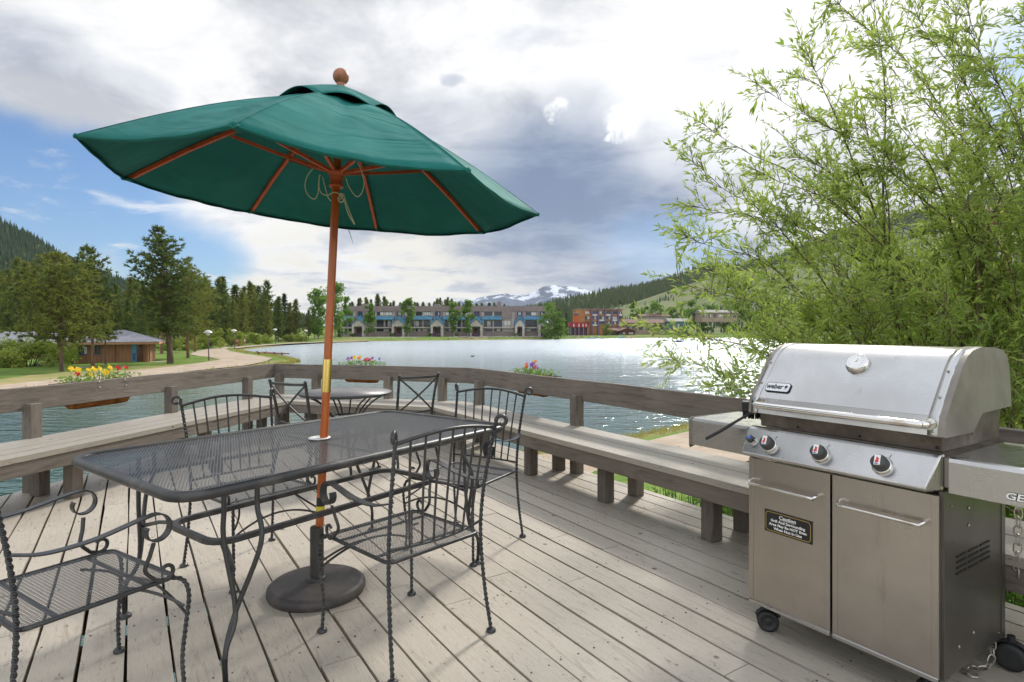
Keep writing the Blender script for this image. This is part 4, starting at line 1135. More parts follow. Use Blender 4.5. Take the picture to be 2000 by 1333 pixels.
fp = [wp(x, y, PZ) for x, y in [(150, 715), (225, 712), (262, 707.5), (330, 703.6), (335, 704.6), (262, 709.6), (225, 714.5), (150, 717.5)]]
flat_poly(fp, PZ-.06, 'footpath', mat('concrete_path', (.42, .38, .32), .9), kind='structure')

def ridge(name, sil, D, depth, m, foot=-2.4, amp=.03, seed=1, res=160, rough=1.0):
    """hill with the given skyline (pixel profile) at distance D, foot 'depth' metres nearer"""
    rr = np.random.RandomState(seed); xs = np.linspace(sil[0][0], sil[-1][0], res); ys = np.interp(xs, [p[0] for p in sil], [p[1] for p in sil])
    NV = 36; vs = []; ph = rr.rand(12)*6
    for j in range(NV):
        v = j/(NV-1)                      # 0 foot, .7 crest, 1 back
        for i, (px, py) in enumerate(zip(xs, ys)):
            top = CH+(YH-py)*D/F
            if v <= .7: f = v/.7; Y = D-depth*(1-f); hgt = foot+(top-foot)*(f**.85)
            else: f = (v-.7)/.3; Y = D+depth*.5*f; hgt = foot+(top-foot)*(1-f)**1.2
            X = (px-1000)/F*D*(1+(Y-D)/D*.5)
            nz = sum(math.sin(X*(1.7**k)/D*14+ph[k])*math.cos(Y*(1.7**k)/D*13+ph[k+5])/(1.6**k) for k in range(6))
            edge = 1 if v < .66 else .25
            hgt += nz*amp*(top-foot)*edge*rough*min(1, v*4)
            vs.append((X, Y, hgt))
    fs = [(j*res+i, j*res+i+1, (j+1)*res+i+1, (j+1)*res+i) for j in range(NV-1) for i in range(res-1)]
    me = bpy.data.meshes.new(name); me.from_pydata(vs, [], fs); me.polygons.foreach_set('use_smooth', [True]*len(fs)); me.materials.append(m); me.update()
    o = bpy.data.objects.new(name, me); COL.objects.link(o); tag(o, kind='structure'); return o, np.array(vs).reshape(NV, res, 3)
def forest_fn(c1, c2, s): 
    def fn(N, p, tc):
        o = tc.outputs['Object']; N.set(p.inputs['Base Color'], N.mix(N.ramp(N.noise(o, s, 6, .6), .4, .6), c1, c2)); bump(N, p, N.noise(o, s*4, 4, .6), .6, 2/s*.01)
    return fn
hillm = mat('hill_forest', rough=.95, spec=.05, fn=forest_fn((.06, .085, .035), (.12, .14, .06), .015))
meadm = mat('hill_meadow', rough=.95, spec=.05, fn=forest_fn((.17, .185, .09), (.12, .15, .065), .012))
def mtn_fn(N, p, tc):
    o = tc.outputs['Object']; x, y, z = N.xyz(o); n = N.noise(N.map(o, scale=(1, 1, 1.0)), .006, 9, .66, .8)
    s = N.math('ADD', N.math('MULTIPLY', n, 420), z)
    snow = N.ramp(s, 425, 475); snow = N.math('MULTIPLY', snow, N.ramp(N.noise(N.map(o, scale=(1, .3, .6), rot=(0, .5, 0)), .012, 6, .6), .42, .52))
    c = N.mix(N.ramp(z, 90, 190), (.03, .055, .07), (.085, .11, .16)); N.set(p.inputs['Base Color'], N.mix(snow, c, (.62, .66, .74)))  # bluish rock tones: distance haze mixed into the base colour
ridge('mountain', [(780, 616), (870, 597), (905, 585), (930, 582), (955, 576), (970, 574.5), (988, 572), (1003, 576.5), (1015, 576), (1026, 577), (1045, 570), (1062, 563), (1080, 559), (1098, 559.5), (1115, 559), (1135, 562), (1150, 567), (1175, 574), (1220, 585), (1300, 600), (1380, 612)], 4600, 1500, mat('mountain_rock', rough=.9, spec=.1, fn=mtn_fn), amp=.075, seed=4, res=260)
h_left = ridge('wooded_hill', [(-900, 300), (-500, 270), (-250, 330), (-100, 395), (0, 434), (50, 458), (85, 478), (120, 502), (180, 532), (250, 556), (340, 590), (480, 618), (620, 630)], 620, 330, hillm, seed=2)
h_far = ridge('far_hill', [(980, 620), (1040, 603), (1090, 588), (1150, 574), (1200, 567), (1240, 562), (1290, 551), (1320, 541), (1345, 530), (1380, 523), (1430, 521), (1500, 507), (1560, 482), (1640, 452), (1720, 426), (1800, 405), (1900, 386), (2100, 360), (2500, 330), (3000, 420)], 1250, 650, hillm, seed=3)
h_mead = ridge('meadow_hill', [(1130, 625), (1180, 607), (1225, 594), (1270, 580), (1310, 566), (1350, 553), (1400, 541), (1470, 528), (1560, 505), (1680, 478), (1850, 450), (2100, 420), (2500, 400), (3000, 470)], 800, 420, meadm, seed=6, amp=.02)

# ---------------------------------------------------------------- trees
def foliage(c1, c2, s=.7, t=.3, c3=None):
    def fn(N, p, tc):
        n = N.noise(tc.outputs['Object'], s, 3, .6); c = N.mix(N.ramp(n, .35, .65), c1, c2)
        r = attr(N); c = N.mix(N.math('MULTIPLY', r, .6), c, c3 or c2); N.set(p.inputs['Base Color'], c)
    return fn
FM = {
 'pine': mat('pine_needles', rough=.8, spec=.15, fn=foliage((.062, .100, .036), (.10, .142, .045), .5, c3=(.16, .185, .06)), trans=.3),
 'pineg': mat('yellow_pine_needles', rough=.8, spec=.15, fn=foliage((.10, .138, .038), (.16, .18, .05), .5, c3=(.23, .22, .07)), trans=.3),
 'spruce': mat('spruce_needles', rough=.8, spec=.15, fn=foliage((.045, .08, .045), (.065, .11, .058), .5, c3=(.08, .12, .06)), trans=.25),
 'aspen': mat('aspen_leaves', rough=.6, spec=.3, fn=foliage((.07, .14, .02), (.12, .22, .035), .4, c3=(.18, .28, .06)), trans=.35),
 'bush': mat('bush_leaves', rough=.7, spec=.2, fn=foliage((.11, .17, .025), (.19, .24, .045), .5, c3=(.28, .29, .09)), trans=.35),
 'willow': mat('willow_leaves', rough=.5, spec=.35, fn=foliage((.13, .21, .045), (.25, .33, .08), 1.3, c3=(.44, .47, .20)), trans=.48),
 'weed': mat('weed_leaves', rough=.6, spec=.3, fn=foliage((.08, .18, .02), (.14, .27, .03), 2, c3=(.22, .33, .05)), trans=.4),
}
barkm = mat('pine_bark', rough=.95, spec=.1, fn=varied((.17, .115, .085), (.09, .065, .05), 2.5, 5, .8, .05, stretch=(2, 2, .4)))
barkr = mat('red_pine_bark', rough=.95, spec=.1, fn=varied((.26, .15, .09), (.14, .085, .055), 2.5, 5, .8, .05, stretch=(2, 2, .4)))
barkw = mat('aspen_bark', rough=.9, spec=.1, fn=varied((.36, .33, .28), (.20, .18, .15), 3, 4))
def tuft(mb, c, d, size, n, rr, w=.16):
    """spray of needle-like slivers about c pointing along d"""
    mb.ca = rr.random()
    for _ in range(n):
        v = (d*.75+V(rr.gauss(0, .6), rr.gauss(0, .6), rr.gauss(.15, .5))).normalized(); L = size*rr.uniform(.6, 1.1)
        s = v.cross(V(rr.gauss(0, 1), rr.gauss(0, 1), rr.gauss(0, 1))).normalized()*(L*w)
        mb.add([c-s, c+s, c+v*L], [(0, 1, 2)])
def conifer(name, label, H, Rm, base, seed, m, bark, nb=110, tn=9, ts=.42, shape='pine', lean=0, cb=.25, trunk_r=None, cat='tree', group=None):
    t = thing(name, label, cat, base, 0, group); rr = random.Random(seed); tr = trunk_r or H*.016
    tk = MB(); pts = [V(lean*(z/H)**1.5+math.sin(z*.6+seed)*.02*H*.15, math.cos(z*.5+seed)*.01*H*.2, z) for z in [H*i/10 for i in range(11)]]
    def tp(z): 
        f = max(0, min(9.999, z/H*10)); i = int(f); return pts[i].lerp(pts[i+1], f-i)
    tk.tube([V(0, 0, -.4)]+pts, [tr*1.5, tr*1.15]+[tr*(1-.93*i/10) for i in range(1, 11)], 8, 0)
    cr = MB()
    for i in range(nb):
        f = cb+(1-cb)*((i+.5)/nb)**.95; z = H*f; g = (f-cb)/(1-cb)
        if shape == 'pine': w = (math.sin(math.pi*min(1, g*.75+.20))**.75)*(1-.30*g)*(1 if g < .9 else .75)
        elif shape == 'cone': w = (1-g)**.85*min(1, .5+g*6)
        else: w = (1-g)**.62*(.6+.4*min(1, g*5))*1.15
        L = Rm*w*(rr.uniform(.45, 1.12) if shape != 'oval' else rr.uniform(.25, 1.3)); 
        if L < .15: L = .15
        a = i*2.399+rr.uniform(-.5, .5); up = rr.uniform(.0, .45) if shape != 'cone' else rr.uniform(-.35, .05)
        if g < .25 and shape == 'pine': up -= .25
        d = V(math.cos(a), math.sin(a), up).normalized(); p0 = tp(z-.1*L); p2 = p0+d*L+V(0, 0, L*(.12 if shape != 'cone' else -.05)); p1 = p0+d*L*.5+V(0, 0, -.06*L)
        tk.tube([p0, p1, p2], [max(.012, tr*.28*(1-g*.6)), max(.008, tr*.16*(1-g*.6)), .004], 4, 0)
        nt = max(3, int(L/ts*2.3))
        for k in range(nt):
            q = (k+.6)/nt; 
            if q < .28 and shape == 'pine' and rr.random() < .7: continue
            c = (p0.lerp(p1, q*2) if q < .5 else p1.lerp(p2, q*2-1)); sp = L*.20*(1-abs(q-.6))
            c = c+V(rr.gauss(0, sp), rr.gauss(0, sp), rr.gauss(0, sp*.25)); tuft(cr, c, d, ts*rr.uniform(.7, 1.25), tn, rr)
    for _ in range(6): tuft(cr, tp(H*rr.uniform(.96, 1.0)), V(0, 0, 1), ts*.8, tn, rr)
    tk.build('trunk', bark, t); cr.build('crown', m, t); return t
def leafy(mb, c, r, n, size, rr, squash=.8, shell=.5):
    """leaves scattered in a lump, thicker toward its skin"""
    mb.ca = rr.random()
    for _ in range(n):
        v = V(rr.gauss(0, 1), rr.gauss(0, 1), rr.gauss(0, 1)).normalized(); k = r*(shell+(1-shell)*rr.random())*rr.uniform(.75, 1.12)
        p = c+V(v.x*k, v.y*k, v.z*k*squash); a = V(rr.gauss(0, 1), rr.gauss(0, 1), rr.gauss(0, .7)).normalized(); b = a.cross(V(rr.gauss(0, 1), rr.gauss(0, 1), rr.gauss(0, 1))).normalized()
        s = size*rr.uniform(.6, 1.3); mb.add([p-a*s, p+b*s*.45, p+a*s, p-b*s*.45], [(0, 1, 2, 3)])
def broadleaf(name, label, H, Rm, base, seed, m, bark, lumps=26, nl=60, ls=.22, cb=.18, cat='tree', group=None, slim=1.0):
    t = thing(name, label, cat, base, 0, group); rr = random.Random(seed); tk = MB(); cr = MB()
    tk.tube([V(0, 0, -.4), V(0, 0, H*.3), V(rr.gauss(0, .02*H), 0, H*.65), V(rr.gauss(0, .03*H), rr.gauss(0, .02*H), H*.92)], [H*.016, H*.013, H*.008, .01], 7)
    for i in range(lumps):
        f = cb+(1-cb)*rr.random()**.85; g = (f-cb)/(1-cb); w = Rm*(math.sin(math.pi*(.12+.80*g))**.6); a = rr.uniform(0, 6.283); k = w*rr.uniform(.15, .85)
        c = V(math.cos(a)*k, math.sin(a)*k, H*f*.94); r = Rm*rr.uniform(.26, .50)*slim
        tk.tube([V(0, 0, max(.1, c.z-k*.9)), c*.5+V(0, 0, c.z*.5-k*.25), c], [H*.005, H*.003, .006], 4)
        leafy(cr, c, r, nl, ls, rr)
    tk.build('trunk', bark, t); cr.build('crown', m, t); return t
def bush(label, base, rx, ry, H, seed, m, lumps=22, nl=90, ls=.10, name='bush', cat='bush', group=None):
    t = thing(name, label, cat, base, 0, group); rr = random.Random(seed); cr = MB(); tk = MB()
    for i in range(lumps):
        a = rr.uniform(0, 6.283); k = rr.random()**.5; z = H*rr.uniform(.15, .86)*(1-.35*k*k); c = V(math.cos(a)*rx*k*.85, math.sin(a)*ry*k*.85, z)
        leafy(cr, c, min(rx, ry, H)*rr.uniform(.25, .42), nl, ls, rr, .85, .45); tk.tube([V(c.x*.25, c.y*.25, -.2), c*.6+V(0, 0, 0), c], [.03, .02, .006], 4)
    tk.build('stems', barkm, t); cr.build('foliage', m, t); return t
LG = PZ-.06
def gp(px, py): p = at(px, py, LG); return (p.x, p.y, LG)
def gY(px, Y): x = (px-1000)/F*Y; return (x, Y, gh(x, Y))
conifer('pine_tree', 'broad olive-green pine with a leaning trunk beside the yellow-green shrub', 9.9, 4.6, gp(121, 726), 11, FM['pineg'], barkm, 135, 10, .42, lean=-.5, cb=.27, trunk_r=.17)
conifer('pine_tree', 'dark pine with a pointed top standing in front of the brown cabin', 11.3, 3.3, gp(181, 717), 12, FM['pine'], barkr, 130, 10, .42, lean=-.6, cb=.30, trunk_r=.15)
conifer('pine_tree', 'thin small pine close to the right of the pointed pine by the cabin', 7.2, 1.9, gp(206, 713), 13, FM['pineg'], barkm, 70, 8, .36, lean=-.2, cb=.36, trunk_r=.085)
conifer('pine_tree', 'tallest dark pine with a thick trunk right of the cabin', 14.2, 3.9, gp(332, 710), 14, FM['pine'], barkm, 175, 11, .46, lean=-1.3, cb=.24, trunk_r=.30)
conifer('pine_tree', 'green pine directly right of the tallest pine, by the dirt path', 12.3, 3.3, gp(367, 700), 15, FM['pineg'], barkr, 100, 9, .46, cb=.28, trunk_r=.17)
conifer('pine_tree', 'yellowish pine behind the path, right of the two tall pines', 12.6, 4.0, gY(381, 92), 16, FM['pineg'], barkr, 120, 9, .5, cb=.26, trunk_r=.17)
conifer('pine_tree', 'pale-trunked pine behind the tallest pine at the cabin corner', 11.5, 2.8, gY(316, 86), 17, FM['pineg'], barkr, 90, 8, .5, cb=.36, trunk_r=.2)
bush('large yellow-green shrub in front of the cabin at the left edge', gp(55, 716), 4.6, 2.6, 2.9, 21, FM['bush'], 46, 150, .13)
bush('smaller olive shrub cut off by the left edge of the picture', gp(-12, 719), 2.6, 2.2, 2.4, 22, FM['bush'], 24, 120, .13)
bush('thin leafy shrub between the big shrub and the cabin windows', gp(136, 711), 1.2, 1.0, 2.6, 23, FM['aspen'], 12, 90, .11)
for i, (px, Y, rx, H, lab) in enumerate(((350, 100, 4, 3.2, 'green shrub behind the tall pines by the dirt path'), (404, 108, 4.5, 3.7, 'bright green shrub behind the nearest lamp post'), (440, 122, 5, 4.0, 'bright green shrub left of the second lamp post'), (478, 135, 5, 3.4, 'green shrub behind the two walkers'), (506, 150, 4, 2.6, 'low green shrub right of the two walkers'), (578, 172, 4.5, 2.6, 'round green shrub beside the far picnic area'))):
    bush(lab, gY(px, Y), rx, 2.6, H, 30+i, FM['bush'], 22, 100, .22, group='green shrubs along the far side of the path')

# distant conifers: a few models, copied
def tops(px): return float(np.interp(px, [-250, 0, 40, 70, 120, 180, 240, 330, 420, 450, 480, 520, 560, 600, 650], [470, 500, 512, 488, 540, 535, 548, 535, 540, 556, 553, 556, 564, 592, 600]))
protos = []
for i, (nm, sh, m, b, rm) in enumerate((('lodgepole_pine', 'oval', 'pineg', barkm, 3.0), ('lodgepole_pine', 'oval', 'pine', barkm, 2.7), ('lodgepole_pine', 'pine', 'pine', barkm, 2.6), ('spruce_tree', 'cone', 'spruce', barkm, 3.2), ('lodgepole_pine', 'oval', 'pineg', barkr, 2.4))):
    protos.append(conifer(nm, 'tall conifer in the dense row beyond the path', 14.0, rm, (0, 0, -50), 50+i, FM[m], b, 120, 6, .85, shape=sh, cb=.14 if sh != 'cone' else .04, trunk_r=.17, group='conifers massed beyond the path and cabin'))
rr = random.Random(99); used = [False]*5
FG = 'conifers massed beyond the path and cabin'
def put(i, loc, s, sxy, label, group):
    o = protos[i] if not used[i] else None
    if o is None: o = dup(protos[i], loc, rr.uniform(0, 6.28), label, group)
    else: used[i] = True; o.location = loc; o.rotation_euler = (0, 0, rr.uniform(0, 6.28)); o['label'] = label; o['group'] = group
    o.scale = (sxy, sxy, s)
for row, (Ymin, Ymax, n, kx) in enumerate(((104, 122, 26, .80), (135, 158, 42, .93), (165, 200, 84, 1.0))):
    for k in range(n):
        px = -190+(640+190)*(k+rr.random()*.9)/n; Y = rr.uniform(Ymin, Ymax)
        if row == 0 and px > 330: continue
        if row == 1 and px > 560: continue
        if row == 2 and px < 250 and rr.random() < .6: continue
        if 478 < px < 505 and row < 2: continue
        x = (px-1000)/F*Y
        if float(shore_dist(np.array([[x, Y]]))[0]) < (9 if row == 2 else 7): continue
        z = gh(x, Y); H = (CH+(YH-tops(px))*Y/F)-z; H *= (kx*rr.uniform(.72, 1.06)); s = H/14
        i = rr.choice((0, 0, 1, 1, 2, 3, 4, 4)); put(i, (x, Y, z), s, max(.55, s*rr.uniform(.85, 1.15)), 'tall conifer in the dense row beyond the path', FG)
CG = 'conifers rising behind the lakeside apartment block'
for k in range(44):
    px = 672+(925-672)*(k+rr.random()*.8)/34; Y = rr.uniform(272, 300); ty = float(np.interp(px, [670, 700, 745, 760, 795, 830, 860, 890, 925], [592, 580, 575, 590, 581, 590, 579, 584, 592]))+rr.uniform(0, 9)
    x = (px-1000)/F*Y; z = gh(x, Y); H = CH+(YH-ty)*Y/F-z; s = H/14; put(rr.choice((0, 1, 2, 3)), (x, Y, z), s, s*.75, 'conifer rising behind the roof of the lakeside apartment block', CG)
for px, Y, ty, lab in ((1092, 262, 604, 'dark spruce between the leafy trees and the orange building'), (1106, 275, 612, 'short dark spruce left of the red restaurant front')):
    x = (px-1000)/F*Y; z = gh(x, Y); s = (CH+(YH-ty)*Y/F-z)/14; put(3, (x, Y, z), s, s, lab, None)
x, Y = (663-1000)/F*222, 222; z = gh(x, Y); s = (CH+(YH-611)*Y/F-z)/14; put(3, (x, Y, z), s, s*.9, 'dark blue-green spruce at the left end of the lakeside apartment block', None)
# leafy trees along the far shore
def btree(px, Y, ty, Rm, seed, lab, m='aspen', lumps=24, nl=55, name='aspen_tree', cb=.12, ls=.42, group=None):
    x = (px-1000)/F*Y; z = gh(x, Y); H = CH+(YH-ty)*Y/F-z; return broadleaf(name, lab, H, Rm, (x, Y, z), seed, FM[m], barkw, lumps, nl, ls, cb, group=group)
btree(655, 205, 550, 4.6, 61, 'tall cottonwood beside the umbrella pole at the far shore', lumps=46, nl=70, name='cottonwood_tree')
btree(622, 190, 563, 4.2, 62, 'leafy cottonwood just left of the umbrella pole at the far shore', lumps=40, nl=70, name='cottonwood_tree')
btree(678, 215, 578, 2.6, 69, 'slender leafy tree right of the tall cottonwood', lumps=22, nl=60, name='cottonwood_tree')
for i, (px, ty, w, lab) in enumerate(((722, 592, 3.0, 'yellow-green aspen before the left part of the apartment block'), (797, 580, 3.1, 'dark green aspen in front of the apartment block, third from the left end'), (887, 588, 2.7, 'aspen left of the tallest pair before the apartment block'), (914, 584, 3.0, 'aspen with a pale trunk in front of the centre of the apartment block'), (1074, 588, 4.6, 'broad leafy tree at the right end of the apartment block'), (1090, 606, 3.4, 'small leafy tree right of the broad tree by the apartment block'))):
    btree(px, 236, ty, w, 70+i, lab, lumps=34, nl=60)
broadleaf('aspen_tree', 'small round tree at the shore right of the apartment block', 5.2, 2.4, gY(1072, 243), 77, FM['bush'], barkw, 18, 60, .35, .1)
TG = 'leafy trees below the meadow hill'
for k in range(20):
    px = 1226+(1520-1226)*(k+rr.random()*.8)/20; Y = rr.uniform(335, 365); btree(px, Y, rr.uniform(586, 606), rr.uniform(4, 6), 200+k, 'leafy tree in the row below the meadow hill', lumps=14, nl=40, ls=.8, group=TG)
# scattered forest on the hills (nobody could count it)
def hill_forest(name, grid, n, h0, h1, cond, m, seed):
    rr = random.Random(seed); mb = MB(); NV, NR, _ = grid.shape; k = 0; tries = 0
    while k < n and tries < n*12:
        tries += 1; v = rr.random()*.76*(NV-1); u = rr.random()*(NR-1.01); j, i = int(v), int(u); p = grid[j, i]*(1-(u-i))*(1-(v-j))+grid[j, i+1]*(u-i)*(1-(v-j))+grid[j+1, i]*(1-(u-i))*(v-j)+grid[j+1, i+1]*(u-i)*(v-j)
        px = 1000+p[0]/p[1]*F; py = YH-(p[2]-CH)*F/p[1]
        if not cond(px, py, v/(NV-1), rr): continue
        H = rr.uniform(h0, h1); r = H*rr.uniform(.13, .2); mb.ca = rr.random(); c = V(*p); k += 1
        for z0, z1, q in ((0, .62, 1), (.3, 1, .68)):
            a0 = rr.random()*6; ring = [c+V(math.cos(a0+a)*r*q*rr.uniform(.7, 1.2), math.sin(a0+a)*r*q, H*z0) for a in (0, 1.26, 2.51, 3.77, 5.03)]
            mb.add(ring+[c+V(0, 0, H*z1)], [(0, 1, 5), (1, 2, 5), (2, 3, 5), (3, 4, 5), (4, 0, 5)])
    tag(mb.build(name, m), kind='stuff')
hill_forest('hillside_forest', h_left[1], 11000, 6, 10.5, lambda x, y, v, r: -120 < x < 640, FM['spruce'], 1)
def cfar(x, y, v, r):
    if not (1000 < x < 2100): return False
    return r.random() < (1.0 if math.sin(x*.031+y*.11)+math.sin(x*.013-y*.07) > -.5 else .25)
hill_forest('hillside_forest', h_far[1], 13000, 8, 14, cfar, FM['pine'], 2)
hill_forest('hillside_forest', h_mead[1], 1500, 3.5, 7.5, lambda x, y, v, r: 1140 < x < 2100 and r.random() < (.9 if v < .22 else .02+.5*(math.sin(x*.021+v*9)+math.sin(x*.047-v*17) > 1.0)), FM['spruce'], 3)
# rocks and shrubs on the far bank
def rocks():
    mb = MB(); rr = random.Random(4)
    for seg, n in (((700, 820), 190), ((880, 1070), 230), ((1105, 1140), 30), ((690, 1100), 60)):
        for _ in range(n):
            px = rr.uniform(*seg); d = rr.random(); Y = float(np.interp(px, [690, 830, 920, 1010, 1140], [199, 211, 219, 231, 254]))+d*4.2
            x = (px-1000)/F*Y; z = gh(x, Y)+.02; r = rr.uniform(.18, .52); mb.ca = rr.random()
            vs = [V(x+a*r*rr.uniform(.7, 1.1), Y+b*r*rr.uniform(.7, 1.1), z+c*r*rr.uniform(.5, .8)) for a, b, c in ((1, 0, 0), (-1, 0, 0), (0, 1, 0), (0, -1, 0), (0, 0, 1), (0, 0, -1))]
            mb.add(vs, [(0, 2, 4), (2, 1, 4), (1, 3, 4), (3, 0, 4), (2, 0, 5), (1, 2, 5), (3, 1, 5), (0, 3, 5)])
    tag(mb.build('shore_rocks', mat('rock', rough=.9, fn=varied((.42, .38, .32), (.25, .22, .19), .8, 4))), kind='stuff')
rocks()

# ---------------------------------------------------------------- buildings
B = {
 'taupe': mat('taupe_stucco', rough=.9, fn=varied((.27, .215, .205), (.23, .185, .175), .6, 4)),
 'cream': mat('cream_stucco', rough=.9, fn=varied((.60, .54, .50), (.52, .47, .43), .6, 4)),
 'blue': mat('blue_metal_roof', rough=.5, fn=varied((.085, .25, .38), (.06, .19, .30), .8, 4)),
 'navy': mat('navy_trim', (.04, .09, .22), .6), 'glass': mat('window_glass', (.03, .035, .045), .12, 0, .7),
 'curtain': mat('curtain', (.62, .60, .56), .9), 'frame': mat('dark_frame', (.10, .085, .09), .7),
 'wood': mat('cedar_siding', rough=.85, fn=None), 'roof': mat('shingle_roof', rough=.95, fn=varied((.26, .26, .30), (.19, .19, .22), 1.6, 5, .5, .03)),
 'purple': mat('plum_paint', (.10, .05, .09), .8), 'orange': mat('orange_stucco', rough=.9, fn=varied((.46, .23, .09), (.38, .18, .07), .5, 3)),
 'redor': mat('bright_orange', (.50, .12, .04), .8), 'red': mat('red_canvas', (.33, .03, .045), .8), 'brown': mat('brown_timber', rough=.9, fn=varied((.17, .075, .045), (.11, .05, .03), 1, 4)),
 'tan': mat('tan_wall', rough=.9, fn=varied((.38, .29, .22), (.30, .23, .18), .6, 4)), 'plumcol': mat('violet_column', (.16, .12, .20), .8),
 'stone': mat('grey_stone', (.28, .27, .25), .9), 'teal': mat('teal_wall', (.06, .17, .18), .8), 'brroof': mat('brown_roof', rough=.9, fn=varied((.20, .115, .085), (.14, .085, .065), 1.5, 4)),
 'white': mat('white_paint', (.72, .72, .70), .7), 'skyblue': mat('blue_door', (.07, .27, .42), .6),
}
def siding(c1, c2, pitch):
    def fn(N, p, tc):
        x, y, z = N.xyz(tc.outputs['Object']); s = N.math('FRACT', N.math('DIVIDE', x, pitch)); g = N.ramp(s, .0, .10, 0, 1)
        n = N.noise(N.map(tc.outputs['Object'], scale=(3, 3, .5)), 1.2, 5, .6)
        c = N.mix(N.ramp(n, .35, .65), c1, c2); N.set(p.inputs['Base Color'], N.mix(g, tuple(k*.45 for k in c1), c)); bump(N, p, g, .5, .02)
    return fn
B['wood'] = mat('cedar_board_siding', rough=.85, fn=siding((.36, .19, .10), (.28, .14, .075), .32))
def win(parent, x0, x1, z0, z1, y, rr, fm='frame', shade=None, n=1, name='window', d=.08):
    """window: frame with panes as its child, front face toward -y"""
    f = MB(); w = min(.12, (x1-x0)*.12)
    f.box(x0, x1, y-d, y, z0, z0+w); f.box(x0, x1, y-d, y, z1-w, z1); f.box(x0, x0+w, y-d, y, z0+w, z1-w); f.box(x1-w, x1, y-d, y, z0+w, z1-w)
    for k in range(1, n): xm = x0+(x1-x0)*k/n; f.box(xm-w/2, xm+w/2, y-d+.003, y-.003, z0+w, z1-w)
    fo = f.build(name, B[fm], parent); p = MB(); p.box(x0+w, x1-w, y-d*.4, y-.01, z0+w, z1-w); p.build('pane', B['glass'], fo)
    if shade is None: shade = rr.random() < .5
    if shade:
        c = MB(); k = rr.choice(((0, .5), (.5, 1), (.33, .8), (0, 1))); a, b = x0+w+(x1-x0-2*w)*k[0], x0+w+(x1-x0-2*w)*k[1]
        c.box(a, b, y-d*.4-.012, y-d*.4-.004, z0+w+.01, z1-w-.01); c.build('curtain', B['curtain'], fo)
    return fo
def condo():
    Y0 = 246.0; k = Y0/F; base = gh(-25, 244)
    def X(px): return (px-1000)*k-(868-1000)*k
    def Z(py): return CH+(YH-py)*k-base
    t = thing('apartment_building', 'long three-storey taupe lakeside apartment block with bright blue awning roofs and gabled entries', 'building', ((868-1000)*k, Y0, base)); rr = random.Random(8)
    m = MB(); m.box(X(668), X(1004), 1.2, 15, -.5, Z(599)); m.box(X(1004), X(1066), 1.8, 15, -.5, Z(600.5)); m.build('wall', B['taupe'], t)
    m = MB(); m.box(X(668), X(1064), .2, 1.2, -.5, Z(648.6)); m.build('ground_wall', B['taupe'], t)
    m = MB(); m.box(X(668), X(1066), .6, 1.18, Z(608.6), Z(599.5)+.3); m.build('parapet', B['taupe'], t)
    m = MB(); m.box(X(668), X(1064), -.6, 1.18, Z(641.3), Z(639.6)); m.build('balcony_slab', B['cream'], t)
    m = MB(); m.box(X(668), X(1064), 1.10, 1.19, Z(648.5), Z(608.7)); m.build('back_wall', B['cream'], t)
    for px in (702, 846, 905, 972): 
        m = MB(); h = rr.uniform(1, 2.2); m.box(X(px), X(px)+rr.uniform(1, 3), 3, 5, Z(599), Z(599)+h); m.build('chimney', B['taupe'], t)
    gables = [703, 780, 855, 931, 1015, 1060]
    for gi, g in enumerate(gables):
        w = 12.0 if gi < 4 else 9.0; x0, x1, xm = X(g-w), X(g+w), X(g); ze, zp = Z(634), Z(624)
        yf = -3.2
        e = MB(); wt = .9
        e.box(x0, x0+wt, yf, .2, -.4, ze); e.box(x1-wt, x1, yf, .2, -.4, ze)
        for a, b in ((yf, yf+.3),):
            e.add([V(x0, a, ze+.01), V(x1, a, ze+.01), V(xm, a, zp), V(x0, b, ze+.01), V(x1, b, ze+.01), V(xm, b, zp)], [(0, 1, 2), (5, 4, 3), (0, 2, 5, 3), (1, 4, 5, 2), (0, 3, 4, 1)])
        e.box(x0+wt, x1-wt, yf+.02, yf+.28, ze-.9, ze)
        eo = e.build('entry_porch', B['cream'], t)
        r = MB(); ov = .55; th = .25
        for s, xe in ((-1, x0), (1, x1)):
            a = V(xe+s*ov, yf-.5, ze-.35); b = V(xm, yf-.5, zp+.12); c = V(xm, 1.15, zp+1.7); d = V(xe+s*ov*.5, 1.15, ze+1.3)
            q = [a, b, c, d]; q2 = [p+V(0, 0, th) for p in q]; r.add(q+q2, [(0, 1, 2, 3), (7, 6, 5, 4), (0, 4, 5, 1), (1, 5, 6, 2), (2, 6, 7, 3), (3, 7, 4, 0)])
        r.build('gable_roof', B['blue'], eo)
        win(eo, x0+wt+.1, x1-wt-.1, Z(639.5), Z(636), yf+.3, rr, shade=False, n=3, name='transom')
        dd = MB(); dd.box(xm-1.2, xm+.1, -.4, .15, Z(653.5), Z(641)); dd.build('door', B['brown'], eo)
        win(eo, xm+.5, x1-wt-.2, Z(653), Z(641.5), .0, rr, shade=False, n=2)
        st = MB(); st.box(x0+.9, x1-.9, yf-1.6, yf-1.5, -.2, Z(652)+.2); st.box(x0+.9, x1-.9, yf-1.5, yf, -.3, .25); st.build('stair_rail', B['purple'], eo)
        # recess above the entry
        m = MB(); m.box(X(g-5), X(g+5), 1.0, 1.09, Z(617.5), Z(609)); m.build('recess', B['purple' if gi % 2 else 'navy'], t)
        win(t, X(g-3.2), X(g+2.8), Z(616.5), Z(609.6), .98, rr, 'navy', n=2)
        for s in (-1, 1):
            m = MB(); xx = X(g+s*7.3); m.box(xx-.45, xx+.45, .1, 1.16, Z(623), Z(608.7)); m.build('pier', B['taupe'], t)
    edges = [668]+gables
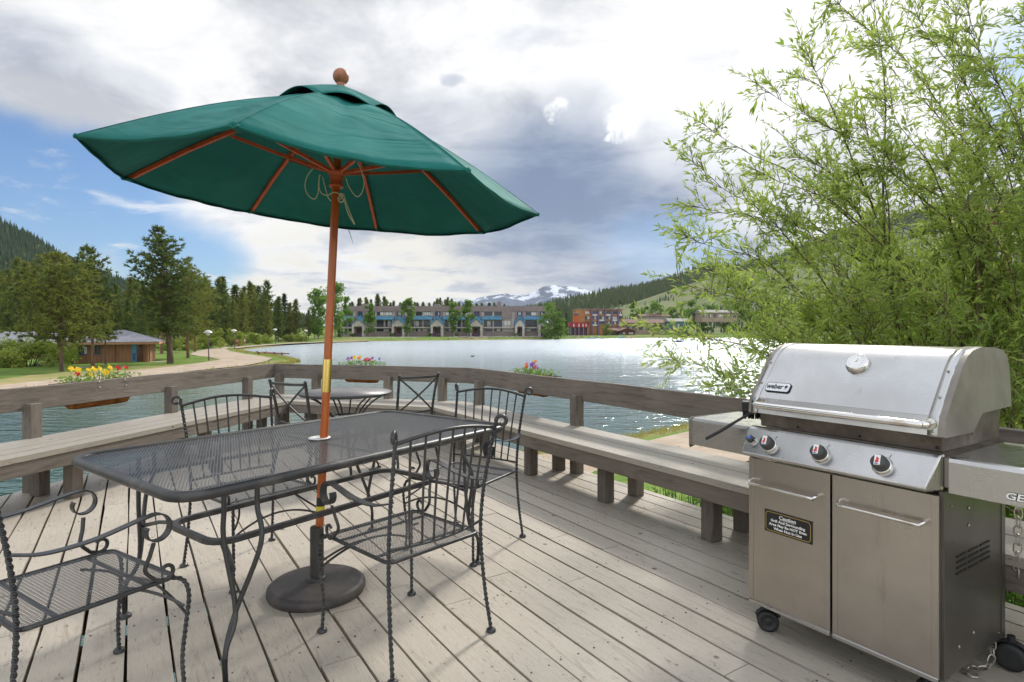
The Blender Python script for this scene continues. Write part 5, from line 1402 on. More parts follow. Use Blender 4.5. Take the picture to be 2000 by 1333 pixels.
    for i in range(len(gables)):
        a = (gables[i-1]+13) if i else 670; b = gables[i]-13 if i < 5 else gables[i]-10
        if i == 5: a = gables[4]+10
        aw = MB(); x0, x1 = X(a-3), X(b+3); z0, z1 = Z(623.8), Z(617.8)
        if i == 4: x1 = X(980)
        aw.add([V(x0, -.9, z0), V(x1, -.9, z0), V(x1, .9, z1), V(x0, .9, z1), V(x0, -.9, z0-.25), V(x1, -.9, z0-.25), V(x1, .9, z0-.25), V(x0, .9, z0-.25)], [(0, 1, 2, 3), (4, 5, 1, 0), (7, 6, 5, 4), (0, 3, 7, 4), (1, 5, 6, 2), (3, 2, 6, 7)])
        aw.build('awning_roof', B['blue'], t)
        n = max(1, round((b-a)/17)); step = (b-a)/n
        for j in range(n):
            p0, p1 = a+j*step+1.6, a+(j+1)*step-1.6
            if i == 4 and p0 > 980: 
                m = MB(); m.box(X(980), X(1000), .3, 1.15, Z(623), Z(600)); m.build('stair_tower', B['taupe'], t); win(t, X(984), X(998), Z(637), Z(626), .9, rr, 'frame', True, 2); continue
            win(t, X(p0), X(p1), Z(616.8), Z(609.5), 1.0, rr, n=rr.choice((2, 3)))
            win(t, X(p0), X(p1), Z(638.5), Z(626), 1.0, rr, n=rr.choice((2, 3)))
            win(t, X(p0), X(p1), Z(648), Z(642.3), 1.0, rr, n=rr.choice((2, 3, 4)))
            m = MB(); 
            x0, x1 = X(p0-1), X(p1+1); m.box(x0, x1, -.55, -.48, Z(635), Z(634.4)); q = x0
            while q < x1: m.box(q, q+.07, -.54, -.49, Z(639.6), Z(635)); q += .35
            m.build('balcony_railing', B['frame' if rr.random() < .6 else 'navy'], t)
        for p in (a-.2, b+.2):
            m = MB(); xx = X(p); m.box(xx-.2, xx+.2, -.5, 1.1, Z(639.5), Z(624)); m.build('pier', B['cream'], t)
condo()
def orange():
    Y0 = 305.0; k = Y0/F; base = gh(48, 300); xc = 1167
    def X(px): return (px-xc)*k
    def Z(py): return CH+(YH-py)*k-base
    t = thing('hotel_building', 'four-storey orange building with violet columns across the lake', 'building', ((xc-1000)*k, Y0, base)); rr = random.Random(18)
    m = MB(); m.box(X(1124), X(1216), 1, 14, -1, Z(605)); m.build('wall', B['orange'], t)
    m = MB(); m.box(X(1122), X(1218), .4, 14.5, Z(605)+.01, Z(603.6)); m.build('roof', B['tan'], t)
    for px in (1156, 1169, 1182.5, 1195, 1208):
        m = MB(); h = Z(600) if px == 1169 else Z(603); m.box(X(px-1.5), X(px+1.5), -.2, .98, -.5, h); m.build('column', B['plumcol'], t)
    cols = [1140, 1157.5, 1170.5, 1184, 1196.5, 1209.5]
    for i, (a, b) in enumerate(((1143, 1152), (1158, 1167), (1171, 1181), (1184.5, 1193.5), (1197, 1206), (1209.5, 1215))):
        for j, (y0, y1) in enumerate(((608, 614), (618, 624.5), (628, 634))):
            if i: 
                m = MB(); m.box(X(a-.3), X(b+.3), .5, .99, Z(y1+3), Z(y1)); m.build('balcony_panel', B['white' if (i+j) % 2 else 'orange'], t)
            win(t, X(a), X(b), Z(y1), Z(y0), .9, rr, n=2)
    t2 = thing('restaurant', 'restaurant with a deep red front band and an orange round tower', 'building', ((1131-1000)*k*.96, Y0*.96, gh(35, 288))); 
    def X2(px): return (px-1131)*k*.96
    def Z2(py): return CH+(YH-py)*k*.96-gh(35, 288)
    m = MB(); m.box(X2(1113), X2(1150), 0, 8, Z2(640), Z2(630)); m.build('red_fascia', B['red'], t2)
    for px in (1120, 1130, 1138, 1144):
        m = MB(); m.box(X2(px), X2(px+1.6), -.06, -.003, Z2(639), Z2(633)); m.build('white_banner', B['white'], t2)
    m = MB(); m.box(X2(1114), X2(1149), 1, 8, Z2(656), Z2(640)-.01); m.build('dark_porch', B['purple'], t2)
    for px in (1115, 1123, 1131, 1140, 1148): m = MB(); m.box(X2(px)-.15, X2(px)+.15, .1, .5, Z2(656), Z2(640)-.01); m.build('post', B['stone'], t2)
    m = MB(); m.lathe([(1.25, Z2(631)), (1.25, Z2(615.5))], 16, M=Matrix.Translation((X2(1126), 3, 0))); m.build('round_tower', B['redor'], t2)
    m = MB(); m.lathe([(1.5, Z2(615.4)), (1.6, Z2(613)), (.4, Z2(611))], 16, M=Matrix.Translation((X2(1126), 3, 0))); m.build('tower_cap', B['frame'], t2)
    m = MB(); m.box(X2(1127), X2(1136), 4, 9, Z2(630), Z2(606)); m.build('upper_wall', B['orange'], t2)
orange()
def gabled(name, label, px0, px1, Y0, yb, ye, yp, wall, roof, depth=8, nw=3, seed=1, hip=False, over=.6, cat='building', doors=True):
    k = Y0/F; xm = (px0+px1)/2; base = CH+(YH-yb)*k; t = thing(name, label, cat, ((xm-1000)*k, Y0, base)); rr = random.Random(seed)
    def X(px): return (px-xm)*k
    def Z(py): return CH+(YH-py)*k-base
    ze, zp = Z(ye), Z(yp); x0, x1 = X(px0), X(px1)
    m = MB(); m.box(x0, x1, 0, depth, -1, ze); m.build('wall', B[wall], t)
    r = MB(); o = over
    if hip == 'front':   # gable end faces the water
        r.add([V(x0-o, -o, ze-.1), V(0, -o, zp), V(x1+o, -o, ze-.1), V(x0-o, depth+o, ze-.1), V(0, depth+o, zp), V(x1+o, depth+o, ze-.1),
               V(x0-o, -o, ze-.35), V(0, -o, zp-.3), V(x1+o, -o, ze-.35), V(x0-o, depth+o, ze-.35), V(x1+o, depth+o, ze-.35)],
              [(0, 3, 4, 1), (1, 4, 5, 2), (0, 1, 7, 6), (1, 2, 8, 7), (6, 9, 3, 0), (2, 5, 10, 8), (6, 8, 10, 9)])
        m = MB(); m.add([V(x0, -.003, ze), V(x1, -.003, ze), V(0, -.003, zp-.3)], [(0, 1, 2)]); m.build('gable_wall', B[wall], t)
    else:
        i = min((x1-x0)*.25, depth*.6) if hip else 0
        q = [V(x0-o, -o, ze), V(x1+o, -o, ze), V(x1+o, depth+o, ze), V(x0-o, depth+o, ze), V(x0-o+i, depth/2, zp), V(x1+o-i, depth/2, zp)]
        q += [p+V(0, 0, -.25) for p in q[:4]]
        r.add(q, [(0, 1, 5, 4), (2, 3, 4, 5), (1, 2, 5), (3, 0, 4), (0, 6, 7, 1), (1, 7, 8, 2), (2, 8, 9, 3), (3, 9, 6, 0), (9, 8, 7, 6)])
    r.build('roof', B[roof], t)
    if nw:
        st = (x1-x0)/nw
        for j in range(nw): win(t, x0+st*(j+.2), x0+st*(j+.8), ze*.35, ze*.82, -.003, rr, n=2)
    return t
gabled('boathouse', 'small brown boathouse with a gabled roof by the boat dock', 1209, 1240, 284, 657.5, 647, 640.5, 'brown', 'brroof', 9, 2, 3, 'front', .9)
gabled('shed', 'low rust-brown shed between the leafy bush and the boathouse', 1182, 1207, 288, 656.5, 645.5, 641.5, 'brown', 'brroof', 6, 2, 4)
gabled('lake_house', 'long low tan building behind the boathouse', 1219, 1298, 318, 652, 631, 623.5, 'tan', 'brroof', 14, 6, 5)
gabled('lake_house', 'grey-purple building with a flat-looking roof above the tan building', 1252, 1308, 342, 648, 618, 613, 'stone', 'brroof', 12, 5, 6)
gabled('lake_house', 'teal building partly hidden by the willow leaves', 1308, 1346, 300, 656, 628, 622, 'teal', 'stone', 10, 3, 7)
gabled('lake_house', 'pale building with a white roofline behind the willow', 1372, 1440, 330, 626, 611, 605, 'tan', 'stone', 14, 7, 9)
gabled('house', 'brown-roofed house on the slope behind the willow', 1676, 1795, 92, 640, 588, 548, 'tan', 'brroof', 9, 3, 10, True, 1.0)
gabled('house', 'red-roofed house glimpsed at the right edge behind the willow', 1930, 2040, 110, 600, 420, 385, 'brown', 'brroof', 9, 3, 12, 'front', 1.0)
gabled('cabin_annex', 'grey-roofed wing of the cabin at the left edge behind the shrubs', -160, 100, 72, 703, 670, 648, 'wood', 'roof', 8, 4, 13, True, .6)
def cabin():
    Y0 = 62.5; k = Y0/F; xc = 212; base = LG
    def X(px): return (px-xc)*k/1.21
    def Z(py): return CH+(YH-py)*k-base
    t = thing('cabin', 'single-storey brown cedar cabin with a grey shingle roof and blue door', 'cabin', ((xc-1000)*k, Y0, base), R(27)); rr = random.Random(3)
    x0, x1 = X(138), X(296)
    m = MB(); m.box(x0, x1, 0, 7, -.3, Z(671)); m.build('wall', B['wood'], t)
    r = MB(); o = .9; ze, zp = Z(668.3), Z(645); a, b = x0-o, x1+o
    q = [V(a, -o, ze), V(b, -o, ze), V(b, 8, ze), V(a, 8, ze), V(a+3.5, 3.5, zp), V(b-3.6, 3.5, zp)]
    r.add(q+[p-V(0, 0, .04) for p in q[:4]], [(0, 1, 5, 4), (2, 3, 4, 5), (1, 2, 5), (3, 0, 4), (9, 8, 7, 6)]); r.build('roof', B['roof'], t)
    m = MB(); m.box(a, b, -o-.02, -o+.04, ze-.27, ze-.03); m.box(b-.04, b+.02, -o+.04, 8, ze-.27, ze-.03); m.box(a+.02, b-.06, -o+.05, 0, ze-.20, ze-.15); m.build('fascia', mat('fascia_paint', (.50, .27, .16), .8), t)
    win(t, X(151), X(172.5), Z(692.5), Z(675.5), -.003, rr, 'navy', False, 2); win(t, X(185), X(195), Z(692.5), Z(675.5), -.003, rr, 'navy', False, 1)
    m = MB(); m.box(X(165), X(171), -.09, -.082, Z(691), Z(677)); m.build('curtain', B['curtain'], t)
    d = MB(); d.box(X(258.5), X(268), -.07, -.003, .0, Z(672.5)); do = d.build('door', B['skyblue'], t)
    d = MB(); d.box(X(260), X(266), -.082, -.072, .15, .95); d.build('door_panel', B['navy'], do)
    d = MB(); d.ball((X(267), -.1, 1.0), .05, 8); d.build('handle', B['frame'], do)
    d = MB(); d.box(X(269), X(272), -.05, -.003, .0, Z(672.5)); d.build('side_light', B['glass'], t)
    d = MB(); d.box(X(272.5), X(281), -.04, -.003, 0, Z(673)); d.build('recess', B['brown'], t)
    d = MB(); d.box(X(225.5), X(227), -.06, -.003, 0, Z(671.5)); d.build('downpipe', B['brown'], t)
    d = MB(); d.box(X(290), X(293), -.5, -.2, 0, Z(669.5)-.1); d.build('porch_post', B['wood'], t)
cabin()

# ---------------------------------------------------------------- small things round the lake
lampm = mat('lamp_post_metal', (.10, .085, .075), .6); lampg = mat('lamp_dome', (.62, .60, .55), .4)
def lamp(px, pyb, pyt, label, z=LG):
    p = at(px, pyb, z); H = (pyb-pyt)*p.y/F; t = thing('street_lamp', label, 'street lamp', tuple(p), 0, 'dome lamps along the lakeside path')
    m = MB(); m.tube([V(.0, 0, 0), V(-.05, 0, H*.5), V(-.10, 0, H-.35)], [.07, .05, .045], 8); m.build('pole', lampm, t)
    s = H/3.8; m = MB(); m.lathe([(.10*s, H-.62), (.22*s, H-.5), (.22*s, H-.34)], 14, M=Matrix.Translation((-.1, 0, 0))); m.build('lantern', lampg, t)
    m = MB(); m.lathe([(.52*s, H-.34), (.50*s, H-.26), (.34*s, H-.10), (.04, H)], 18, M=Matrix.Translation((-.1, 0, 0))); m.build('dome', lampg, t)
lamp(408, 705, 645, 'nearest dome-topped lamp post beside the sandy path')
lamp(458, 682.5, 643.5, 'second dome-topped lamp post, before the bright green shrubs')
lamp(538, 673, 642, 'third dome-topped lamp post, above the picnic area')
lamp(598, 669.5, 644.5, 'farthest small dome-topped lamp post near the cottonwood')
def person(label, px, pyb, H, shirt, trousers, skin=(.42, .25, .17), hair=(.08, .05, .03), rz=0, stride=.18):
    z = PZ; p = at(px, pyb, z); t = thing('person', label, 'person', tuple(p), rz); k = H/1.75
    def skinned(name, nodes, edges, mm, par):
        me = bpy.data.meshes.new(name); me.from_pydata([tuple(Vector(n[0])*k) for n in nodes], edges, []); o = bpy.data.objects.new(name, me); COL.objects.link(o); o.parent = par
        md = o.modifiers.new('skin', 'SKIN'); 
        for i, n in enumerate(nodes): me.skin_vertices[0].data[i].radius = (n[1]*k, n[2]*k if len(n) > 2 else n[1]*k)
        me.skin_vertices[0].data[0].use_root = True; s = o.modifiers.new('sub', 'SUBSURF'); s.levels = s.render_levels = 1; me.materials.append(mm); return o
    s = stride
    nodes = [((0, 0, .95), .13, .10), ((0, 0, 1.15), .125, .09), ((0, .01, 1.38), .16, .10), ((0, .01, 1.50), .05), ((0, .02, 1.57), .055), ((0, .03, 1.66), .085, .095), ((0, .02, 1.73), .05),
             ((.09, 0, .88), .085), ((.10, s*.6, .50), .06), ((.10, s*.4, .09), .038), ((.10, s*.4+.13, .04), .03), ((-.09, 0, .88), .085), ((-.10, -s*.3, .50), .06), ((-.10, -s*1.2, .12), .038), ((-.10, -s*1.2+.12, .04), .03),
             ((.19, 0, 1.42), .055), ((.25, -s*.4, 1.14), .042), ((.25, s*.2, .90), .032), ((.25, s*.3, .82), .03), ((-.19, 0, 1.42), .055), ((-.25, s*.4, 1.14), .042), ((-.25, s*.9, .92), .032), ((-.25, s*1.1, .84), .03)]
    edges = [(0, 1), (1, 2), (2, 3), (3, 4), (4, 5), (5, 6), (0, 7), (7, 8), (8, 9), (9, 10), (0, 11), (11, 12), (12, 13), (13, 14), (2, 15), (15, 16), (16, 17), (17, 18), (2, 19), (19, 20), (20, 21), (21, 22)]
    skinned('body', nodes, edges, mat('skin', skin, .6), t)
    g = 1.16; sn = [(n[0], n[1]*g, (n[2] if len(n) > 2 else n[1])*g) for n in nodes]
    def sub(name, idx, mm):
        mp = {a: i for i, a in enumerate(idx)}; skinned(name, [sn[a] for a in idx], [(mp[a], mp[b]) for a, b in edges if a in mp and b in mp], mm, t)
    sub('shirt', [1, 0, 2, 15, 16, 19, 20], mat('shirt', shirt, .9)); sub('trousers', [0, 7, 8, 11, 12], mat('trousers', trousers, .9))
    m = MB(); m.ball(V(0, .01, 1.70)*k, .10*k, 10, sc=(.95, 1.05, .95)); m.build('hair', mat('hair', hair, .8), t)
person('walker in an orange-brown top standing on the path before the shrubs', 463, 678.5, 1.75, (.42, .13, .05), (.20, .07, .04), rz=.6)
person('walker in a white top on the path, right of the other walker', 478, 677.2, 1.75, (.78, .76, .74), (.45, .16, .12), rz=-1.0)
def picnic(px, Y, label):
    x = (px-1000)/F*Y; t = thing('picnic_table', label, 'picnic table', (x, Y, gh(x, Y)+.1), .3, 'picnic tables on the far path'); w = B['brown']
    m = MB(); m.box(-.95, .95, -.38, .38, .72, .77); m.build('top', w, t)
    for s in (-1, 1):
        m = MB(); m.box(-.95, .95, s*.72-.13, s*.72+.13, .42, .46); m.build('bench', w, t)
        for q in (-1, 1): m = MB(); m.bar((q*.7, s*.75, 0), (q*.7, s*.2, .72), .08, .05); m.build('leg', w, t)
picnic(552, 168, 'brown picnic table on the far path by the third lamp'); picnic(562, 172, 'brown picnic table right of the other one on the far path')
def dockm():
    p0, p1 = at(507, 691.5, WZ+.1), at(555, 694.5, WZ+.1); t = thing('dock', 'short dark wooden dock at the grassy point of the shore', 'dock', tuple(p0)); m = MB(); m.bar(p0+V(0, 0, .22), p1+V(0, 0, .22), 1.6, .14); m.build('planks', B['brown'], t, world=True)
    for f in (0, .35, .7, 1):
        q = p0.lerp(p1, f); m = MB(); m.box(q.x-.1, q.x+.1, q.y-.9, q.y-.72, WZ-.8, WZ+.55); m.build('post', B['frame'], t, world=True)
dockm()
def duck():
    p = at(923, 697, WZ); t = thing('duck', 'small dark duck swimming alone on the open water', 'duck', tuple(p), .3); m = MB(); m.ball((0, 0, .06), .13, 12, sc=(1.7, .9, .75)); m.ball((.22, 0, .22), .06, 10); m.tube([V(.14, 0, .1), V(.2, 0, .15), V(.22, 0, .2)], [.06, .045, .04], 8); m.tube([V(-.18, 0, .09), V(-.32, 0, .16)], [.07, .01], 6); m.tube([V(.27, 0, .21), V(.34, 0, .2)], [.025, .01], 5)
    m.build('body', M['rubber'], t)
duck()
def boat(px, py, label, col, L=3.2, canopy=False, rz=0, grp='boats moored at the far dock'):
    p = at(px, py, WZ); t = thing('boat', label, 'boat', tuple(p), rz, grp); m = MB(); mm = mat('boat_hull', col, .4)
    n = 9; secs = []
    for i in range(n):
        f = i/(n-1); w = .62*(math.sin(math.pi*min(1, .12+f*.86))**.5); x = L*(f-.5); z0 = .02+.12*f**3
        secs += [V(x, -w, .42), V(x, -w*.7, z0), V(x, w*.7, z0), V(x, w, .42), V(x, w*.75, .34), V(x, -w*.75, .34)]
    m.add(secs, [(6*i+k, 6*i+(k+1) % 6, 6*i+6+(k+1) % 6, 6*i+6+k) for i in range(n-1) for k in range(6)]+[tuple(range(6))[::-1], tuple(6*(n-1)+k for k in range(6))]); m.build('hull', mm, t)
    m = MB(); m.box(-.5, -.1, -.4, .4, .345, .62); m.box(-.58, -.5, -.4, .4, .345, .95); m.build('seat', B['white'], t)
    if canopy:
        m = MB(); m.box(-.9, .7, -.6, .6, 1.55, 1.62); m.build('canopy', mm, t)
        for a in (-.8, .6):
            for b in (-.55, .55): m = MB(); m.tube([V(a, b, .4), V(a, b, 1.55)], .03, 5); m.build('pole', B['white'], t)
for i, (px, py, col, cn, lab) in enumerate(((1146, 661.8, (.65, .66, .68), 0, 'white boat leftmost at the far dock'), (1158, 662, (.25, .35, .62), 0, 'blue boat beside the white one at the far dock'), (1172, 661.6, (.40, .36, .26), 0, 'olive boat in the middle of the far dock'), (1190, 661.2, (.06, .42, .46), 1, 'teal canopied boat left of the boathouse'), (1212, 661.2, (.05, .38, .44), 1, 'teal canopied boat right before the boathouse'), (1230, 661.4, (.6, .2, .2), 0, 'red-and-white boat rightmost at the far dock'))):
    boat(px, py, lab, col, 3.8, cn, .1*i)
boat(1326, 668.5, 'small blue boat out on the water beyond the willow tips', (.03, .10, .40), 3.6, 1, .3, None)
m = MB(); q0, q1 = at(1142, 660.8, WZ), at(1238, 660.2, WZ); m.bar(q0+V(0, 1.5, .45), q1+V(0, 1.5, .45), 2, .2); tt = thing('boat_dock', 'long low pale boat dock in front of the restaurant', 'dock', tuple(q0+V(0, 1.5, 0))); m.build('planks', B['white'], tt, world=True)
for f in (0, .25, .5, .75, 1):
    q = q0.lerp(q1, f)+V(0, .4, 0); m = MB(); m.box(q.x-.1, q.x+.1, q.y-.1, q.y+.1, WZ-1, WZ+.9); m.build('post', B['frame'], tt, world=True)
broadleaf('bush', 'tall pale green bush between the restaurant and the boathouse', 5.6, 2.6, (46, 283, gh(46, 283)), 301, FM['bush'], barkw, 20, 60, .4, .08, cat='bush')
for i, (px, lab) in enumerate(((690, 'green bush at the foot of the first gabled entry'), (766, 'green bush at the foot of the second gabled entry'), (893, 'dark green bush before the centre of the apartment block'), (1011, 'green bush beside the fifth gabled entry'), (838, 'low dark bush before the third gabled entry'))):
    bush(lab, gY(px, 240), 1.5, 1.0, 1.9, 310+i, FM['aspen'], 10, 50, .25)

# ---------------------------------------------------------------- flower boxes outside the railing
coir = mat('coir_liner', rough=1, spec=.05, fn=varied((.34, .14, .04), (.16, .06, .02), 9, 6, .9, .01))
PET = {'yellow': (.85, .52, .02), 'red': (.50, .02, .03), 'purple': (.22, .08, .42), 'pink': (.72, .08, .16), 'orange': (.85, .28, .02)}
PM = {k: mat(k+'_petals', v, .6, 0, .2, trans=.3) for k, v in PET.items()}
def flower_box(label, c, d, L, blooms, seed, droop=0):
    """c centre of the rim at rail-top height, d direction of the rail; blooms: (along, up, colour, size)"""
    t = thing('flower_box', label, 'flower box', tuple(c), math.atan2(d.y, d.x), 'flower boxes hung outside the railing'); rr = random.Random(seed)
    m = MB(); vs = []; n = 24; prof = [(0, .005), (.115, .0), (.122, -.05), (.10, -.12), (.06, -.185), (.01, -.205)]
    for j, (r_, z) in enumerate(prof):
        for i in range(n):
            a = 2*math.pi*i/n; k = L/2-.11 if j else L/2-.11
            x = k*(1 if math.cos(a) > 0 else -1)*min(1, abs(math.cos(a))*2.2)+r_*math.cos(a); y = r_*math.sin(a); jz = rr.uniform(-.014, .014) if 0 < j < 5 else 0
            vs.append(V(x*(1-.10*j/5), y+rr.uniform(-.006, .006), z+jz-(.02 if droop and j > 2 else 0)))
    m.add(vs, [(j*n+i, j*n+(i+1) % n, (j+1)*n+(i+1) % n, (j+1)*n+i) for j in range(5) for i in range(n)]+[tuple(range(n)), tuple(5*n+i for i in range(n))[::-1]]); m.build('liner', coir, t)
    m = MB()
    for s in (-1, 1):
        m.tube([V(-L/2, s*.122, .005), V(L/2, s*.122, .005)], .004, 5)
    m.build('rack', M['iron'], t)
    f = MB(); pale = []
    for i in range(int(L*700)):
        x = rr.uniform(-L/2, L/2); y = rr.uniform(-.12, .12); h = rr.uniform(.01, .085)*(1-.35*(abs(x)*2/L)); a = rr.uniform(0, 6.28); l = rr.uniform(.02, .042)
        p = V(x, y, h); u = V(math.cos(a), math.sin(a), rr.uniform(-.1, .9)).normalized()*l; w = u.cross(V(0, 0, 1)).normalized()*l*.32; f.ca = rr.random(); f.add([p, p+u*.5-w, p+u, p+u*.5+w], [(0, 1, 2, 3)])
        if i % 5 == 0: f.tube([V(x*.9, y*.8, 0), p], .0014, 3)
    f.build('foliage', FM['weed'], t)
    for (x, z, col, s) in blooms:
        b = MB(); y = rr.uniform(-.08, .08); c0 = V(x, y, z); fr = (V(0, -1, .6)+V(rr.uniform(-.5, .5), 0, rr.uniform(-.2, .4))).normalized(); ax = fr.cross(V(0, 0, 1)).normalized(); ay = ax.cross(fr)
        if fr.dot(V(0, -1, 0)) < 0: fr = -fr
        for k in range(5):
            a = 2*math.pi*k/5+rr.random()*.4; u = ax*math.cos(a)+ay*math.sin(a); w = ax*-math.sin(a)+ay*math.cos(a)
            b.add([c0+fr*.004, c0+u*s*.55+w*s*.42+fr*.008, c0+u*s+fr*rr.uniform(-.006, .01), c0+u*s*.55-w*s*.42+fr*.008], [(0, 1, 2, 3)])
        b.build('bloom', PM[col], t, **({'label': 'deep %s pansy bloom' % col}))
        q = MB(); q.tube([V(x*.95, y, 0), c0-fr*.003], .0016, 4); q.build('stem', FM['weed'], t)
def onl(a, d, px):
    r = (px-1000)/F; return a+d*((r*a.y-a.x)/(d.x-r*d.y))
s_, o1_, o2_, e_ = offs(-.15, -.15, -.15)
flower_box('flower box with yellow and red pansies and trailing pale leaves on the left rail', onl(o1_, UL, 192)+V(0, 0, .80), UL, .74,
           [(-0.234, 0.135, 'yellow', 0.034), (-0.211, 0.125, 'yellow', 0.034), (-0.187, 0.085, 'red', 0.03), (-0.031, 0.12, 'yellow', 0.036), (0.0, 0.09, 'yellow', 0.036), (-0.016, 0.06, 'yellow', 0.032), (0.055, 0.125, 'yellow', 0.034), (0.086, 0.115, 'yellow', 0.03), (0.234, 0.115, 'red', 0.034), (0.265, 0.115, 'red', 0.028), (-0.078, 0.115, 'yellow', 0.026), (0.156, 0.03, 'yellow', 0.018)], 1, 1)
flower_box('flower box with purple, yellow and pink pansies on the far rail by the pole', onl(o2_, UM, 707)+V(0, 0, .80), UM, .60,
           [(-.20, .105, 'purple', .034), (-.23, .085, 'pink', .026), (-.17, .115, 'purple', .03), (-.09, .12, 'yellow', .034), (-.05, .125, 'yellow', .034), (-.02, .115, 'orange', .03), (.04, .085, 'red', .03), (.08, .10, 'pink', .034), (.10, .09, 'red', .03), (.19, .115, 'purple', .026), (.22, .105, 'purple', .024)], 2)
flower_box('flower box with orange, purple and pink pansies on the right rail', onl(o2_, D1, 1043)+V(0, 0, .80), D1, .62,
           [(-.22, .10, 'pink', .036), (-.215, .08, 'red', .03), (-.07, .135, 'orange', .036), (-.045, .12, 'yellow', .034), (-.03, .085, 'pink', .034), (-.05, .10, 'orange', .03), (.04, .12, 'purple', .036), (.07, .125, 'purple', .03), (.14, .09, 'purple', .018)], 3)

# ---------------------------------------------------------------- willow behind the grill
def willow():
    rr = random.Random(21); t = thing('willow_bush', 'large sprawling willow with fine yellow-green leaves behind the gas grill', 'willow', (3.95, 5.2, gh(3.95, 5.2)))
    tk = MB(); lf = MB(); nleaf = 0
    def leaf(p, d, L):
        a = d.cross(V(rr.gauss(0, 1), rr.gauss(0, 1), rr.gauss(0, 1))).normalized(); w = L*rr.uniform(.10, .145); nn = d.cross(a)*w*.5
        m = p+d*L*.42; lf.add([p, m+a*w+nn, p+d*L+V(0, 0, -L*.08), m-a*w+nn], [(0, 1, 2), (0, 2, 3)])
    def spray(path, r0, step, L, skip=.1):
        tk.tube(path, [r0*(1-.75*i/(len(path)-1)) for i in range(len(path))], 4, smooth=True, cap=False)
        P = resample(path, step); n = len(P)
        for i, p in enumerate(P):
            if i < n*skip: continue
            tg = (P[min(i+1, n-1)]-P[max(i-1, 0)]).normalized(); lf.ca = rr.random()
            side = tg.cross(V(rr.gauss(0, 1), rr.gauss(0, 1), rr.gauss(0, 1))).normalized()
            leaf(p, (tg*rr.uniform(.6, 1.1)+side*rr.uniform(.4, .8)+V(0, 0, .12)).normalized(), L*rr.uniform(.6, 1.15))
            if i == n-1: leaf(p, tg, L)
    def limb(b, T, r0, dens=1.0, L=.077):
        ln = (T-b).length; out = V(T.x-b.x, T.y-b.y, 0)
        c1 = b+out*.12+V(0, 0, max(.5, (T.z-b.z)*.45)); c2 = b.lerp(T, .62)+V(0, 0, .18*ln+rr.uniform(0, .1)*ln)
        path = bez(b, c1, c2, 16, T); path = [p+V(math.sin(i*.9+T.x*3)*.03, math.cos(i*1.1+T.z)*.03, math.sin(i*1.7+T.y)*.03) for i, p in enumerate(path)]
        n = len(path); tk.tube(path, [max(.0022, r0*(1-i/(n-1))**.9) for i in range(n)], 6, cap=False); tg = (path[-1]-path[-3]).normalized()
        spray([path[-1], path[-1]+tg*.12, path[-1]+tg*.24+V(0, 0, -.02)], .0025, .022, L, 0)
        for k in range(int(18*dens*ln/3.5)+6):
            f = rr.uniform(.26, 1.0)**.8; i = f*(n-1.001); p = path[int(i)].lerp(path[min(n-1, int(i)+1)], i-int(i)); tg = (path[min(n-1, int(i)+1)]-path[int(i)]).normalized()
            d = (tg*.55+V(rr.gauss(-.18, .55), rr.gauss(-.05, .5), rr.gauss(.12, .5))).normalized(); l = rr.uniform(.18, .50)*(1.15-.5*f)
            q1 = p+d*l*.5+V(0, 0, .025); q2 = p+d*l+V(rr.gauss(0, .05), rr.gauss(0, .05), rr.gauss(0, .06)); tw = bez(p, q1, q2, 5)
            spray(tw, .0034, .032, L*rr.uniform(.75, 1.2), .15)
            for _ in range(rr.choice((2, 3, 3, 4))):
                g = rr.uniform(.15, .9); s = tw[int(g*5)]; d2 = (d*.5+V(rr.gauss(0, .6), rr.gauss(0, .6), rr.gauss(.12, .5))).normalized(); l2 = rr.uniform(.08, .22)
                spray([s, s+d2*l2*.5, s+d2*l2+V(0, 0, .01)], .0020, .028, L*rr.uniform(.7, 1.1), .05)
    def outline(py): return float(np.interp(py, [-60, 0, 80, 150, 210, 310, 400, 450, 520, 600, 700, 780, 820], [1690, 1680, 1540, 1480, 1390, 1290, 1310, 1290, 1330, 1300, 1290, 1400, 1560]))
    tips = []
    for py, n in ((-40, 3), (40, 4), (110, 4), (180, 5), (250, 5), (320, 6), (390, 6), (450, 7), (510, 8), (570, 8), (630, 8), (690, 8), (750, 7)):
        x0 = outline(py)
        for k in range(n): tips.append((x0+(2130-x0)*(k+rr.uniform(.0, .35))/n+12, py+rr.uniform(-28, 28), rr.uniform(4.2, 5.4) if py < 450 else rr.uniform(4.3, 6.2)))
    for px, py, Y in tips:
        T = atd(px, py, Y); up = py < 430
        if up and rr.random() < .65: b = V(5.35+rr.gauss(0, .3), 5.4+rr.gauss(0, .3), -1.05)
        else: b = V(4.0+rr.gauss(0, .35), 5.25+rr.gauss(0, .3), -1.05)
        edge = (px-outline(py)) < 140
        limb(b, T, rr.uniform(.011, .024)*(1.25 if rr.random() < .2 else 1), dens=(.9 if edge else 1.3) if up else 1.55)
    tk.build('branches', mat('willow_bark', rough=.8, fn=varied((.16, .115, .075), (.09, .065, .04), 12, 4)), t, world=True)
    lf.build('leaves', FM['willow'], t, world=True)
    return len(lf.f)
NW = willow(); print('willow faces', NW)
